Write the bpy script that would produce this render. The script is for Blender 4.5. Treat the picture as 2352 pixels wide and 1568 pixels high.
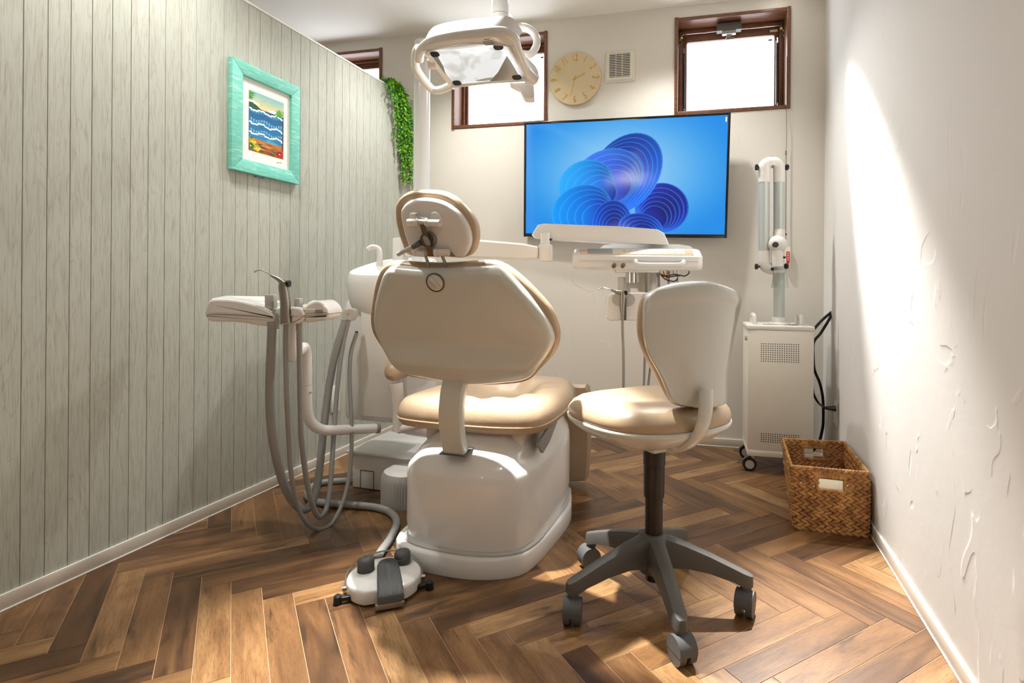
import bpy, bmesh, math, random
from math import sin, cos, pi, radians
from mathutils import Vector as V, Matrix

# ------------------------------------------------------------------ clean
for o in list(bpy.data.objects): bpy.data.objects.remove(o)
SC = bpy.context.scene
COL = SC.collection
random.seed(7)

# ------------------------------------------------------------------ camera (1 m above the floor, looking along +Y)
F, CX, HY, ROLL = 1286.1, 1282.5, 647.7, radians(0.4)
cam_d = bpy.data.cameras.new('camera'); cam = bpy.data.objects.new('camera', cam_d); COL.objects.link(cam)
cam_d.sensor_width = 36; cam_d.lens = F * 36 / 2352
cam_d.shift_x = -(CX - 1176) / 2352; cam_d.shift_y = (HY - 784) / 2352
cam_d.clip_start = 0.02
cam.matrix_world = Matrix.Translation((0, 0, 1)) @ Matrix.Rotation(pi / 2, 4, 'X') @ Matrix.Rotation(ROLL, 4, 'Z')
SC.camera = cam

# ------------------------------------------------------------------ world, exposure
SC.view_settings.view_transform = 'Standard'; SC.view_settings.look = 'None'
SC.view_settings.gamma = 1; SC.view_settings.use_curve_mapping = False
SC.view_settings.exposure = 0.0
w = bpy.data.worlds.new('sky'); SC.world = w; w.use_nodes = True
bgn = w.node_tree.nodes['Background']; bgn.inputs[0].default_value = (0.93, 0.97, 1.0, 1); bgn.inputs[1].default_value = 7.0

LIGHTS = [  # ceiling downlights and added fill lamps: x, y, power, beam degrees, blend, aim x, aim y
    (-0.55, 2.12, 1150, 43, 0.75, -0.20, 1.30),
    (-0.62, 3.22, 80, 135, 0.8, -0.5, 2.9),
    (0.62, 3.10, 92, 125, 0.8, 0.45, 2.5),
    (1.27, 3.24, 1700, 27, 0.9, 1.0, 1.40),
    (-1.15, 1.9, 78, 120, 0.9, -1.5, 2.0),  # unseen lamp added to brighten the boarded wall
    (0.1, 0.55, 9, 140, 0.9, 0.1, 0.8),  # unseen fill added for the camera side of the chairs
    (-1.2, -0.8, 18, 150, 0.9, -1.2, -0.8),  # unseen fill added behind the camera, left side
    (0.0, -1.0, 20, 150, 0.9, 0.0, -1.0),  # unseen fill added behind the camera, right side
    (-2.6, 2.4, 60, 150, 0.9, -2.6, 2.4),
]
CEIL = 2.727

# ------------------------------------------------------------------ pixel <-> place helpers (photograph 2352 x 1568)
def ray(px, py):
    u, v = px - CX, py - HY
    c, s = cos(ROLL), sin(ROLL)
    return V(((u * c + v * s) / F, 1.0, -(-u * s + v * c) / F))
def at(px, py, Y):
    r = ray(px, py); return V((r.x * Y, Y, 1 + r.z * Y))
def floor_at(px, py, z=0.0):
    r = ray(px, py); return V((0, 0, 1)) + r * ((z - 1) / r.z)
def hit(px, py, O, n):
    r = ray(px, py); c = V((0, 0, 1)); return c + r * ((O - c).dot(n) / r.dot(n))

# ------------------------------------------------------------------ materials
def lin(c): return tuple(((x / 255) / 12.92 if x / 255 <= .04045 else ((x / 255 + .055) / 1.055) ** 2.4) for x in c)
class NT:
    def __init__(s, name):
        s.m = bpy.data.materials.new(name); s.m.use_nodes = True; s.t = s.m.node_tree
        s.b = s.t.nodes['Principled BSDF']; s.out = s.t.nodes['Material Output']
    def n(s, typ, **k):
        x = s.t.nodes.new(typ)
        for a, v in k.items():
            if a.startswith('i_'):
                key = a[2:]; key = int(key) if key.isdigit() else key.replace('_', ' ')
                x.inputs[key].default_value = v
            else: setattr(x, a, v)
        return x
    def l(s, a, b): s.t.links.new(a, b)
    def ramp(s, fac, stops, interp='LINEAR'):
        r = s.n('ShaderNodeValToRGB'); r.color_ramp.interpolation = interp
        e = r.color_ramp.elements
        while len(e) < len(stops): e.new(0.5)
        for el, (p, c) in zip(e, stops): el.position = p; el.color = (*c, 1) if len(c) == 3 else c
        s.l(fac, r.inputs[0]); return r.outputs[0]
    def mix(s, fac, a, b, mode='MIX'):
        x = s.n('ShaderNodeMix', data_type='RGBA', blend_type=mode)
        for sock, val in ((x.inputs[0], fac), (x.inputs[6], a), (x.inputs[7], b)):
            if hasattr(val, 'links'): s.l(val, sock)
            elif isinstance(val, (int, float)): sock.default_value = val
            else: sock.default_value = (*val, 1)
        return x.outputs[2]
    def math(s, op, a, b=0.0, c=0.0):
        x = s.n('ShaderNodeMath', operation=op)
        for i, val in enumerate((a, b, c)):
            if hasattr(val, 'links'): s.l(val, x.inputs[i])
            else: x.inputs[i].default_value = val
        return x.outputs[0]
    def bump(s, h, strength=.3, dist=.002, nrm=None):
        x = s.n('ShaderNodeBump'); x.inputs['Strength'].default_value = strength; x.inputs['Distance'].default_value = dist
        s.l(h, x.inputs['Height'])
        if nrm: s.l(nrm, x.inputs['Normal'])
        s.l(x.outputs[0], s.b.inputs['Normal']); return x.outputs[0]

def plain(name, rgb, rough=.5, metal=0.0, bump=0.0, bscale=200, coat=0.0, var=0.03, spec=.5, trans=0.0, emit=0.0):
    k = NT(name); c = lin(rgb)
    tc = k.n('ShaderNodeTexCoord')
    nz = k.n('ShaderNodeTexNoise', i_Scale=6.0, i_Detail=3.0); k.l(tc.outputs['Object'], nz.inputs['Vector'])
    a = tuple(max(0, x * (1 - var)) for x in c); b = tuple(min(1, x * (1 + var)) for x in c)
    k.l(k.ramp(nz.outputs[0], [(.3, a), (.7, b)]), k.b.inputs['Base Color'])
    k.b.inputs['Roughness'].default_value = rough; k.b.inputs['Metallic'].default_value = metal
    k.b.inputs['Coat Weight'].default_value = coat; k.b.inputs['Specular IOR Level'].default_value = spec
    k.b.inputs['Coat Roughness'].default_value = .08
    if trans: k.b.inputs['Transmission Weight'].default_value = trans
    if emit: k.b.inputs['Emission Color'].default_value = (*c, 1); k.b.inputs['Emission Strength'].default_value = emit
    if bump:
        n2 = k.n('ShaderNodeTexNoise', i_Scale=float(bscale), i_Detail=4.0); k.l(tc.outputs['Object'], n2.inputs['Vector'])
        k.bump(n2.outputs[0], bump, .002)
    return k.m

M = {}
M['white'] = plain('glossy_white_plastic', (230, 230, 228), .22, coat=.4, var=.01)
M['white2'] = plain('satin_white_plastic', (226, 223, 217), .4, var=.01)
M['cream'] = plain('cream_plastic', (202, 203, 195), .28, coat=.3, var=.015)
M['cab'] = plain('powder_coated_steel', (226, 222, 210), .5, bump=.05, bscale=600, var=.01)
M['chrome'] = plain('chrome', (200, 198, 194), .18, 1.0)
M['alu'] = plain('brushed_aluminium', (190, 197, 193), .45, .35)
M['gun'] = plain('brushed_metal_grey', (150, 146, 138), .32, .85)
M['darkmetal'] = plain('dark_anodised_metal', (52, 48, 44), .35, .6)
M['charcoal'] = plain('charcoal_nylon', (84, 82, 78), .5, bump=.08, bscale=900)
M['grey'] = plain('grey_rubber', (146, 147, 144), .5)
M['dgrey'] = plain('dark_grey_rubber', (84, 86, 86), .55, bump=.05, bscale=900)
M['lgrey'] = plain('light_grey_plastic', (186, 184, 178), .4)
M['black'] = plain('black_plastic', (16, 16, 17), .4)
M['gloss_black'] = plain('gloss_black', (8, 9, 11), .12, coat=.5)
M['brownplate'] = plain('bronze_plate', (112, 98, 80), .35, .5)
M['gold'] = plain('gold_metal', (216, 170, 70), .35, .7)
M['clockface'] = plain('matt_beige_enamel', (214, 196, 158), .6)
M['green1'] = plain('leaf_green', (92, 170, 40), .45, var=.3)
M['green2'] = plain('dark_leaf_green', (36, 104, 26), .45, var=.3)
M['green3'] = plain('lime_leaf_green', (170, 214, 50), .45, var=.2)
M['ivory'] = plain('ivory_plastic', (228, 222, 206), .4)
M['paper'] = plain('cream_fabric', (226, 214, 186), .9, bump=.3, bscale=500)
M['red'] = plain('red_label', (196, 40, 36), .5)
M['label'] = plain('label_ink', (70, 70, 70), .6)
M['lcd'] = plain('grey_lcd', (150, 164, 168), .15, coat=.6)
M['beigeprint'] = plain('beige_print', (222, 198, 168), .4)
M['clear'] = None
M['skin_line'] = plain('white_bead', (240, 238, 230), .45)

def leather():
    k = NT('beige_leather'); tc = k.n('ShaderNodeTexCoord')
    n1 = k.n('ShaderNodeTexNoise', i_Scale=4.0, i_Detail=3.0); k.l(tc.outputs['Object'], n1.inputs[0])
    k.l(k.ramp(n1.outputs[0], [(.3, lin((172, 150, 122))), (.7, lin((184, 161, 133)))]), k.b.inputs['Base Color'])
    v = k.n('ShaderNodeTexVoronoi', i_Scale=420.0); k.l(tc.outputs['Object'], v.inputs[0])
    n2 = k.n('ShaderNodeTexNoise', i_Scale=14.0, i_Detail=2.0, i_Distortion=.6); k.l(tc.outputs['Object'], n2.inputs[0])
    h = k.math('ADD', k.math('MULTIPLY', v.outputs[0], .12), k.math('MULTIPLY', n2.outputs[0], 1.0))
    k.bump(h, .25, .006); k.b.inputs['Roughness'].default_value = .36; return k.m
M['leather'] = leather()

def plaster(name, rgb, lines=True, rough=.85):
    k = NT(name); tc = k.n('ShaderNodeTexCoord')
    k.b.inputs['Roughness'].default_value = rough
    n1 = k.n('ShaderNodeTexNoise', i_Scale=1.2, i_Detail=2.0); k.l(tc.outputs['Object'], n1.inputs[0])
    c = lin(rgb)
    k.l(k.ramp(n1.outputs[0], [(.3, tuple(x * .975 for x in c)), (.7, c)]), k.b.inputs['Base Color'])
    # trowel edges: thin contour lines of a warped noise, broken up by a second noise
    mp = k.n('ShaderNodeMapping'); mp.inputs['Scale'].default_value = (1, 1, .62); k.l(tc.outputs['Object'], mp.inputs[0])
    d = k.n('ShaderNodeTexNoise', i_Scale=4.6, i_Detail=2.6, i_Distortion=.8, i_Roughness=.5); k.l(mp.outputs[0], d.inputs[0])
    saw = k.math('FRACT', k.math('MULTIPLY', d.outputs[0], 5.0))
    edge = k.math('POWER', saw, 20.0)
    m2 = k.n('ShaderNodeTexNoise', i_Scale=7.0, i_Detail=2.0); k.l(tc.outputs['Object'], m2.inputs[0])
    mask = k.ramp(m2.outputs[0], [(.50, (0, 0, 0)), (.60, (1, 1, 1))])
    fine = k.n('ShaderNodeTexNoise', i_Scale=160.0, i_Detail=3.0); k.l(tc.outputs['Object'], fine.inputs[0])
    med = k.n('ShaderNodeTexNoise', i_Scale=22.0, i_Detail=3.0); k.l(tc.outputs['Object'], med.inputs[0])
    h = k.math('ADD', k.math('MULTIPLY', edge, mask), k.math('ADD', k.math('MULTIPLY', fine.outputs[0], .10), k.math('MULTIPLY', med.outputs[0], .35)))
    k.bump(h, .32 if lines else .12, .003)
    return k.m
M['wallR'] = plaster('trowelled_white_plaster', (230, 228, 224))
M['wallB'] = plaster('smooth_white_plaster', (225, 220, 210), True)
M['ceil'] = plaster('ceiling_white', (245, 242, 236), False)
M['base'] = plain('baseboard_vinyl', (206, 196, 182), .45, var=.01)

def boards():
    k = NT('pale_sage_wood_board'); tc = k.n('ShaderNodeTexCoord'); oi = k.n('ShaderNodeObjectInfo')
    off = k.n('ShaderNodeVectorMath', operation='SCALE'); comb = k.n('ShaderNodeCombineXYZ', i_0=3.1, i_1=5.7, i_2=9.3)
    k.l(comb.outputs[0], off.inputs[0]); k.l(oi.outputs['Random'], off.inputs['Scale'])
    add = k.n('ShaderNodeVectorMath', operation='ADD'); k.l(tc.outputs['Object'], add.inputs[0]); k.l(off.outputs[0], add.inputs[1])
    mp = k.n('ShaderNodeMapping'); mp.inputs['Scale'].default_value = (30, 30, 1.6); k.l(add.outputs[0], mp.inputs[0])
    n1 = k.n('ShaderNodeTexNoise', i_Scale=4.0, i_Detail=8.0, i_Roughness=.62, i_Distortion=.8); k.l(mp.outputs[0], n1.inputs[0])
    mp2 = k.n('ShaderNodeMapping'); mp2.inputs['Scale'].default_value = (16, 16, 1.5); k.l(add.outputs[0], mp2.inputs[0])
    n2 = k.n('ShaderNodeTexNoise', i_Scale=1.0, i_Detail=1.0, i_Distortion=1.2); k.l(mp2.outputs[0], n2.inputs[0])
    rings = k.math('FRACT', k.math('MULTIPLY', n2.outputs[0], 9.0))
    rline = k.ramp(rings, [(0, (1, 1, 1)), (.10, (0, 0, 0)), (.88, (0, 0, 0)), (1, (1, 1, 1))])
    mp3 = k.n('ShaderNodeMapping'); mp3.inputs['Scale'].default_value = (240, 240, 14); k.l(add.outputs[0], mp3.inputs[0])
    n3 = k.n('ShaderNodeTexNoise', i_Scale=1.0, i_Detail=3.0); k.l(mp3.outputs[0], n3.inputs[0])
    tone = k.ramp(oi.outputs['Random'], [(0, lin((182, 186, 174))), (.5, lin((189, 192, 181))), (1, lin((179, 184, 172)))])
    speck = k.ramp(n1.outputs[0], [(.50, (0, 0, 0)), (.66, (1, 1, 1))])
    fine = k.ramp(n3.outputs[0], [(.52, (0, 0, 0)), (.66, (1, 1, 1))])
    c = k.mix(k.math('MULTIPLY', speck, .28), tone, lin((146, 132, 112)))
    c = k.mix(k.math('MULTIPLY', k.math('MULTIPLY', rline, n1.outputs[0]), .42), c, lin((128, 112, 92)))
    c = k.mix(k.math('MULTIPLY', fine, .34), c, lin((140, 126, 106)))
    k.l(c, k.b.inputs['Base Color']); k.b.inputs['Roughness'].default_value = .7
    k.bump(k.math('ADD', fine, rline), .10, .001); return k.m
M['board'] = boards()
M['groove'] = plain('board_groove', (96, 76, 58), .8)

def plank():
    k = NT('oak_herringbone_plank'); tc = k.n('ShaderNodeTexCoord'); oi = k.n('ShaderNodeObjectInfo')
    comb = k.n('ShaderNodeCombineXYZ', i_0=17.0, i_1=23.0, i_2=3.0)
    off = k.n('ShaderNodeVectorMath', operation='SCALE'); k.l(comb.outputs[0], off.inputs[0]); k.l(oi.outputs['Random'], off.inputs['Scale'])
    add = k.n('ShaderNodeVectorMath', operation='ADD'); k.l(tc.outputs['Object'], add.inputs[0]); k.l(off.outputs[0], add.inputs[1])
    def nz(sc, **kw):
        mp = k.n('ShaderNodeMapping'); mp.inputs['Scale'].default_value = sc; k.l(add.outputs[0], mp.inputs[0])
        n = k.n('ShaderNodeTexNoise', **kw); k.l(mp.outputs[0], n.inputs[0]); return n.outputs[0]
    big = nz((2.6, 16, 1), i_Scale=1.0, i_Detail=3.0, i_Distortion=.8)
    mid = nz((8, 110, 1), i_Scale=1.0, i_Detail=7.0, i_Roughness=.65, i_Distortion=1.0)
    fine = nz((45, 620, 1), i_Scale=1.0, i_Detail=4.0)
    blot = nz((3.2, 15, 1), i_Scale=1.2, i_Detail=5.0, i_Roughness=.6, i_Distortion=.5)
    sep = k.n('ShaderNodeSeparateColor'); k.l(oi.outputs['Color'], sep.inputs[0])
    t = k.math('ADD', k.math('MULTIPLY', sep.outputs[0], .50), k.math('MULTIPLY', big, .62))
    c = k.ramp(t, [(.22, lin((56, 37, 22))), (.42, lin((94, 65, 39))), (.62, lin((132, 96, 60))), (.86, lin((172, 136, 92)))])
    c = k.mix(k.math('MULTIPLY', k.ramp(mid, [(.46, (0, 0, 0)), (.68, (1, 1, 1))]), .40), c, lin((82, 52, 28)))
    c = k.mix(k.math('MULTIPLY', k.ramp(fine, [(.50, (0, 0, 0)), (.66, (1, 1, 1))]), .42), c, lin((62, 39, 21)))
    c = k.mix(k.math('MULTIPLY', k.ramp(blot, [(.58, (0, 0, 0)), (.70, (1, 1, 1))]), .75), c, lin((40, 25, 17)))
    k.l(c, k.b.inputs['Base Color'])
    k.l(k.ramp(mid, [(0, (.24,) * 3), (1, (.38,) * 3)]), k.b.inputs['Roughness'])
    k.bump(k.math('ADD', fine, mid), .12, .0008)
    return k.m
M['plank'] = plank()
M['grout'] = plain('grout_line', (172, 136, 104), .8)

def darkwood():
    k = NT('dark_walnut_casing'); tc = k.n('ShaderNodeTexCoord')
    mp = k.n('ShaderNodeMapping'); mp.inputs['Scale'].default_value = (6, 60, 60); k.l(tc.outputs['Object'], mp.inputs[0])
    n = k.n('ShaderNodeTexNoise', i_Scale=1.5, i_Detail=5.0); k.l(mp.outputs[0], n.inputs[0])
    k.l(k.ramp(n.outputs[0], [(.3, lin((96, 60, 42))), (.7, lin((126, 84, 60)))]), k.b.inputs['Base Color'])
    k.b.inputs['Roughness'].default_value = .35; return k.m
M['casing'] = darkwood()

def frost():
    k = NT('frosted_pane'); k.t.nodes.remove(k.b)
    tc = k.n('ShaderNodeTexCoord'); n = k.n('ShaderNodeTexNoise', i_Scale=300.0); k.l(tc.outputs['Object'], n.inputs[0])
    bp = k.n('ShaderNodeBump', i_Strength=.3, i_Distance=.001); k.l(n.outputs[0], bp.inputs['Height'])
    tr = k.n('ShaderNodeBsdfTransparent'); tl = k.n('ShaderNodeBsdfTranslucent'); gl = k.n('ShaderNodeBsdfGlossy', i_Roughness=.15)
    tl.inputs[0].default_value = (.95, .97, 1, 1); k.l(bp.outputs[0], tl.inputs['Normal'])
    m1 = k.n('ShaderNodeMixShader'); m1.inputs[0].default_value = .45; k.l(tr.outputs[0], m1.inputs[1]); k.l(tl.outputs[0], m1.inputs[2])
    m2 = k.n('ShaderNodeMixShader'); m2.inputs[0].default_value = .05; k.l(m1.outputs[0], m2.inputs[1]); k.l(gl.outputs[0], m2.inputs[2])
    k.l(m2.outputs[0], k.out.inputs[0]); return k.m
M['frost'] = frost()
def clear():
    k = NT('clear_acrylic'); k.t.nodes.remove(k.b)
    tr = k.n('ShaderNodeBsdfTransparent'); gl = k.n('ShaderNodeBsdfGlossy', i_Roughness=.05)
    tr.inputs[0].default_value = (.98, .985, .985, 1)
    lw = k.n('ShaderNodeLayerWeight', i_Blend=.12)
    m = k.n('ShaderNodeMixShader'); k.l(lw.outputs['Facing'], m.inputs[0]); k.l(tr.outputs[0], m.inputs[1]); k.l(gl.outputs[0], m.inputs[2])
    k.l(m.outputs[0], k.out.inputs[0]); return k.m
M['clear'] = clear()
def reflector():
    k = NT('painted_glow_reflector'); tc = k.n('ShaderNodeTexCoord'); n = k.n('ShaderNodeTexNoise', i_Scale=9.0, i_Detail=1.0, i_Distortion=2.2); k.l(tc.outputs['Object'], n.inputs[0])
    c = k.ramp(n.outputs[0], [(.30, (.62, .64, .62)), (.46, (.80, .82, .80)), (.52, (1, 1, 1)), (.70, (1, 1, 1))])  # glow and grey-white swirl painted in for the dish's bright reflections
    k.l(c, k.b.inputs['Emission Color']); k.b.inputs['Emission Strength'].default_value = .92; k.b.inputs['Base Color'].default_value = (.3, .3, .3, 1); k.b.inputs['Roughness'].default_value = .15; return k.m
M['reflector'] = reflector()
def mirror():
    k = NT('reflector_glass'); k.b.inputs['Base Color'].default_value = (.92, .93, .93, 1)
    k.b.inputs['Metallic'].default_value = .85; k.b.inputs['Roughness'].default_value = .10; return k.m
M['mirror'] = mirror()
def lamp_face():
    k = NT('downlight_lens'); k.b.inputs['Emission Color'].default_value = (1, .94, .86, 1); k.b.inputs['Emission Strength'].default_value = 14; return k.m
M['lens'] = lamp_face()
def vcol(name, emit, rough=.3):
    k = NT(name); a = k.n('ShaderNodeVertexColor', layer_name='col')
    if emit:
        k.b.inputs['Base Color'].default_value = (.01, .01, .012, 1); k.l(a.outputs[0], k.b.inputs['Emission Color']); k.b.inputs['Emission Strength'].default_value = emit
    else: k.l(a.outputs[0], k.b.inputs['Base Color'])
    k.b.inputs['Roughness'].default_value = rough; return k.m
M['screen'] = vcol('lit_screen', 1.0, .12); M['print'] = vcol('art_print', 0, .35)
def teal():
    k = NT('turquoise_brushed_wood'); tc = k.n('ShaderNodeTexCoord')
    mp = k.n('ShaderNodeMapping'); mp.inputs['Rotation'].default_value = (0, .7, 0); mp.inputs['Scale'].default_value = (14, 14, 90); k.l(tc.outputs['Object'], mp.inputs[0])
    n = k.n('ShaderNodeTexNoise', i_Scale=1.2, i_Detail=5.0, i_Distortion=.8); k.l(mp.outputs[0], n.inputs[0])
    k.l(k.ramp(n.outputs[0], [(.35, lin((106, 196, 176))), (.58, lin((124, 206, 188))), (.72, lin((184, 226, 212)))]), k.b.inputs['Base Color'])
    k.b.inputs['Roughness'].default_value = .5; return k.m
M['teal'] = teal()
def straw():
    k = NT('dried_water_hyacinth'); tc = k.n('ShaderNodeTexCoord')
    n = k.n('ShaderNodeTexNoise', i_Scale=30.0, i_Detail=4.0); k.l(tc.outputs['Object'], n.inputs[0])
    n2 = k.n('ShaderNodeTexNoise', i_Scale=7.0, i_Detail=2.0); k.l(tc.outputs['Object'], n2.inputs[0])
    c = k.ramp(n.outputs[0], [(.3, lin((112, 70, 32))), (.5, lin((168, 116, 60))), (.7, lin((206, 158, 94)))])
    c = k.mix(k.ramp(n2.outputs[0], [(.4, (0, 0, 0)), (.65, (.5,) * 3)]), c, lin((150, 104, 60)))
    k.l(c, k.b.inputs['Base Color']); k.b.inputs['Roughness'].default_value = .6
    n3 = k.n('ShaderNodeTexNoise', i_Scale=260.0, i_Detail=2.0); k.l(tc.outputs['Object'], n3.inputs[0]); k.bump(n3.outputs[0], .5, .001)
    return k.m
M['straw'] = straw()

# ------------------------------------------------------------------ object helpers
ORI = {}
def tag(o, label=None, cat=None, group=None, kind=None):
    if label: o['label'] = label
    if cat: o['category'] = cat
    if group: o['group'] = group
    if kind: o['kind'] = kind
    return o
def thing(name, label, cat, loc, group=None):
    o = bpy.data.objects.new(name, None); COL.objects.link(o); o.empty_display_size = .05
    o.location = loc; ORI[o.name] = V(loc); return tag(o, label, cat, group)
def origin(o):
    return ORI.get(o.name, V((0, 0, 0))) if o else V((0, 0, 0))

def fr(O=(0, 0, 0), x=(1, 0, 0), y=(0, 1, 0), z=(0, 0, 1)):
    m = Matrix.Identity(4)
    for i, a in enumerate((x, y, z)):
        a = V(a).normalized()
        for j in range(3): m[j][i] = a[j]
    O = V(O)
    for j in range(3): m[j][3] = O[j]
    return m
def cr(pts, n, closed=True):
    """Catmull-Rom resample to n points, even by arc length."""
    P = [V(p) for p in pts]; out = []
    N = len(P); K = 12; seg = N if closed else N - 1
    for i in range(seg):
        g = (lambda j: P[j % N]) if closed else (lambda j: P[min(max(j, 0), N - 1)])
        p0, p1, p2, p3 = g(i - 1), g(i), g(i + 1), g(i + 2)
        for q in range(K):
            t = q / K
            out.append(.5 * ((2 * p1) + (p2 - p0) * t + (2 * p0 - 5 * p1 + 4 * p2 - p3) * t * t + (3 * p1 - p0 - 3 * p2 + p3) * t ** 3))
    if not closed: out.append(P[-1])
    else: out.append(out[0])
    L = [0]
    for a, b in zip(out, out[1:]): L.append(L[-1] + (b - a).length)
    res = []; j = 0
    for i in range(n):
        d = L[-1] * i / (n if closed else n - 1)
        while j < len(L) - 2 and L[j + 1] < d: j += 1
        sgm = L[j + 1] - L[j]
        res.append(out[j].lerp(out[j + 1], (d - L[j]) / sgm if sgm > 1e-9 else 0))
    return res

class B:
    def __init__(s): s.bm = bmesh.new()
    def loops(s, rings, close=True, cap0=True, cap1=True):
        vs = [[s.bm.verts.new(p) for p in r] for r in rings]
        n = len(vs[0])
        for a, b in zip(vs, vs[1:]):
            for i in range(n if close else n - 1):
                j = (i + 1) % n
                s.bm.faces.new((a[i], a[j], b[j], b[i]))
        if cap0 and n > 2: s.bm.faces.new(list(reversed(vs[0])))
        if cap1 and n > 2: s.bm.faces.new(vs[-1])
        return s
    def box(s, c, size, M4=None, bev=0.0, seg=2):
        b2 = bmesh.new(); bmesh.ops.create_cube(b2, size=1)
        for v in b2.verts: v.co = V((v.co.x * size[0], v.co.y * size[1], v.co.z * size[2]))
        if bev: bmesh.ops.bevel(b2, geom=list(b2.edges) , offset=bev, segments=seg, affect='EDGES', profile=.5)
        m = (M4 or Matrix.Identity(4)) @ Matrix.Translation(V(c))
        for v in b2.verts: v.co = m @ v.co
        return s.merge(b2)
    def merge(s, b2):
        mp = {v: s.bm.verts.new(v.co) for v in b2.verts}
        for f in b2.faces:
            try: s.bm.faces.new([mp[v] for v in f.verts])
            except ValueError: pass
        b2.free(); return s
    def prism(s, pts, z0, z1, M4=None, bev=0.0, seg=2):
        b2 = bmesh.new()
        a = [b2.verts.new((p[0], p[1], z0)) for p in pts]; b = [b2.verts.new((p[0], p[1], z1)) for p in pts]
        n = len(pts)
        for i in range(n): b2.faces.new((a[i], a[(i + 1) % n], b[(i + 1) % n], b[i]))
        f0 = b2.faces.new(list(reversed(a))); f1 = b2.faces.new(b)
        if bev: bmesh.ops.bevel(b2, geom=list(f0.edges) + list(f1.edges), offset=bev, segments=seg, affect='EDGES', profile=.5)
        if M4:
            for v in b2.verts: v.co = M4 @ v.co
        return s.merge(b2)
    def lathe(s, prof, M4=None, seg=32, cap0=True, cap1=True):
        m = M4 or Matrix.Identity(4)
        return s.loops([[m @ V((r * cos(2 * pi * i / seg), r * sin(2 * pi * i / seg), z)) for i in range(seg)] for r, z in prof], True, cap0, cap1)
    def tube(s, pts, r, n=24, seg=12, smooth=True, cap=True, ribs=None, flat=1.0):
        P = [V(p) for p in pts]
        if smooth and len(P) > 2: P = cr(P, n, False)
        N = len(P); rings = []
        T = [(P[min(i + 1, N - 1)] - P[max(i - 1, 0)]).normalized() for i in range(N)]
        up = V((0, 0, 1)) if abs(T[0].z) < .9 else V((1, 0, 0))
        u = T[0].cross(up).normalized()
        for i in range(N):
            u = (u - T[i] * u.dot(T[i])).normalized(); w_ = T[i].cross(u)
            rr = r(i / (N - 1)) if callable(r) else r
            if ribs: rr *= (1 + ribs * (1 if (i % 2) else -1))
            rings.append([P[i] + (u * cos(2 * pi * k / seg) + w_ * sin(2 * pi * k / seg) * flat) * rr for k in range(seg)])
        return s.loops(rings, True, cap, cap)
    def pad(s, outline, M4, rim, dome=0.0, rings=8, n=72, warp=None, back=True, smooth=True):
        """outline (local a,b), rim = [(inset, height)...] from the back edge round to the face; dome adds crown."""
        O = cr([(p[0], p[1], 0) for p in outline], n) if smooth else [V((p[0], p[1], 0)) for p in outline]
        n = len(O)
        area = sum(O[i].x * O[(i + 1) % n].y - O[(i + 1) % n].x * O[i].y for i in range(n))
        if area < 0: O.reverse()
        nr = []
        for i in range(n):
            t = (O[(i + 1) % n] - O[i - 1]).normalized(); nr.append(V((-t.y, t.x, 0)))
        c = sum(O, V((0, 0, 0))) / n
        R = [[(O[i] + nr[i] * ins) + V((0, 0, h)) for i in range(n)] for ins, h in rim]
        last = R[-1]
        for q in range(1, rings + 1):
            t = q / rings; t2 = 1 - (1 - t) ** 1.0
            R.append([V((last[i].x + (c.x - last[i].x) * t2 * .985, last[i].y + (c.y - last[i].y) * t2 * .985, last[i].z + dome * (1 - (1 - t) ** 2))) for i in range(n)])
        if warp: R = [[warp(p) for p in r] for r in R]
        R = [[M4 @ p for p in r] for r in R]
        return s.loops(R, True, back, True)
    def ball(s, c, r, M4=None, seg=16, rg=10):
        m = M4 or Matrix.Identity(4); r = V(r) if not isinstance(r, (int, float)) else V((r, r, r)); c = V(c)
        return s.loops([[m @ (c + V((r.x * sin(a) * cos(2 * pi * i / seg), r.y * sin(a) * sin(2 * pi * i / seg), r.z * cos(a)))) for i in range(seg)]
                        for a in [pi * (j + .02) / (rg + .04) for j in range(rg + 1)]][::-1], True, True, True)
    def obj(s, name, mat, parent=None, smooth=True, ang=35, kind=None, label=None, loc=None):
        bmesh.ops.recalc_face_normals(s.bm, faces=list(s.bm.faces))
        o0 = origin(parent) if parent else (V(loc) if loc is not None else V((0, 0, 0)))
        for v in s.bm.verts: v.co -= o0
        me = bpy.data.meshes.new(name); s.bm.to_mesh(me); s.bm.free()
        me.materials.append(M[mat] if isinstance(mat, str) else mat)
        if smooth:
            me.polygons.foreach_set('use_smooth', [True] * len(me.polygons)); me.set_sharp_from_angle(angle=radians(ang))
        o = bpy.data.objects.new(name, me); COL.objects.link(o)
        if parent: o.parent = parent
        else: o.location = o0
        ORI[o.name] = o0
        if kind: o['kind'] = kind
        if label: o['label'] = label
        return o

def text(body, size, M4, mat, parent, name='lettering', sx=1.0, ext=.0006, label=None):
    c = bpy.data.curves.new('t', 'FONT'); c.body = body; c.size = size; c.align_x = 'CENTER'; c.align_y = 'CENTER'; c.extrude = ext; c.resolution_u = 3
    t = bpy.data.objects.new('t', c); COL.objects.link(t)
    me = bpy.data.meshes.new_from_object(t); bpy.data.objects.remove(t)
    b = B(); b2 = bmesh.new(); b2.from_mesh(me); bpy.data.meshes.remove(me)
    for v in b2.verts: v.co = M4 @ V((v.co.x * sx, v.co.y, v.co.z))
    b.merge(b2); return b.obj(name, mat, parent, smooth=False, label=label)

Z = V((0, 0, 1))
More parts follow.
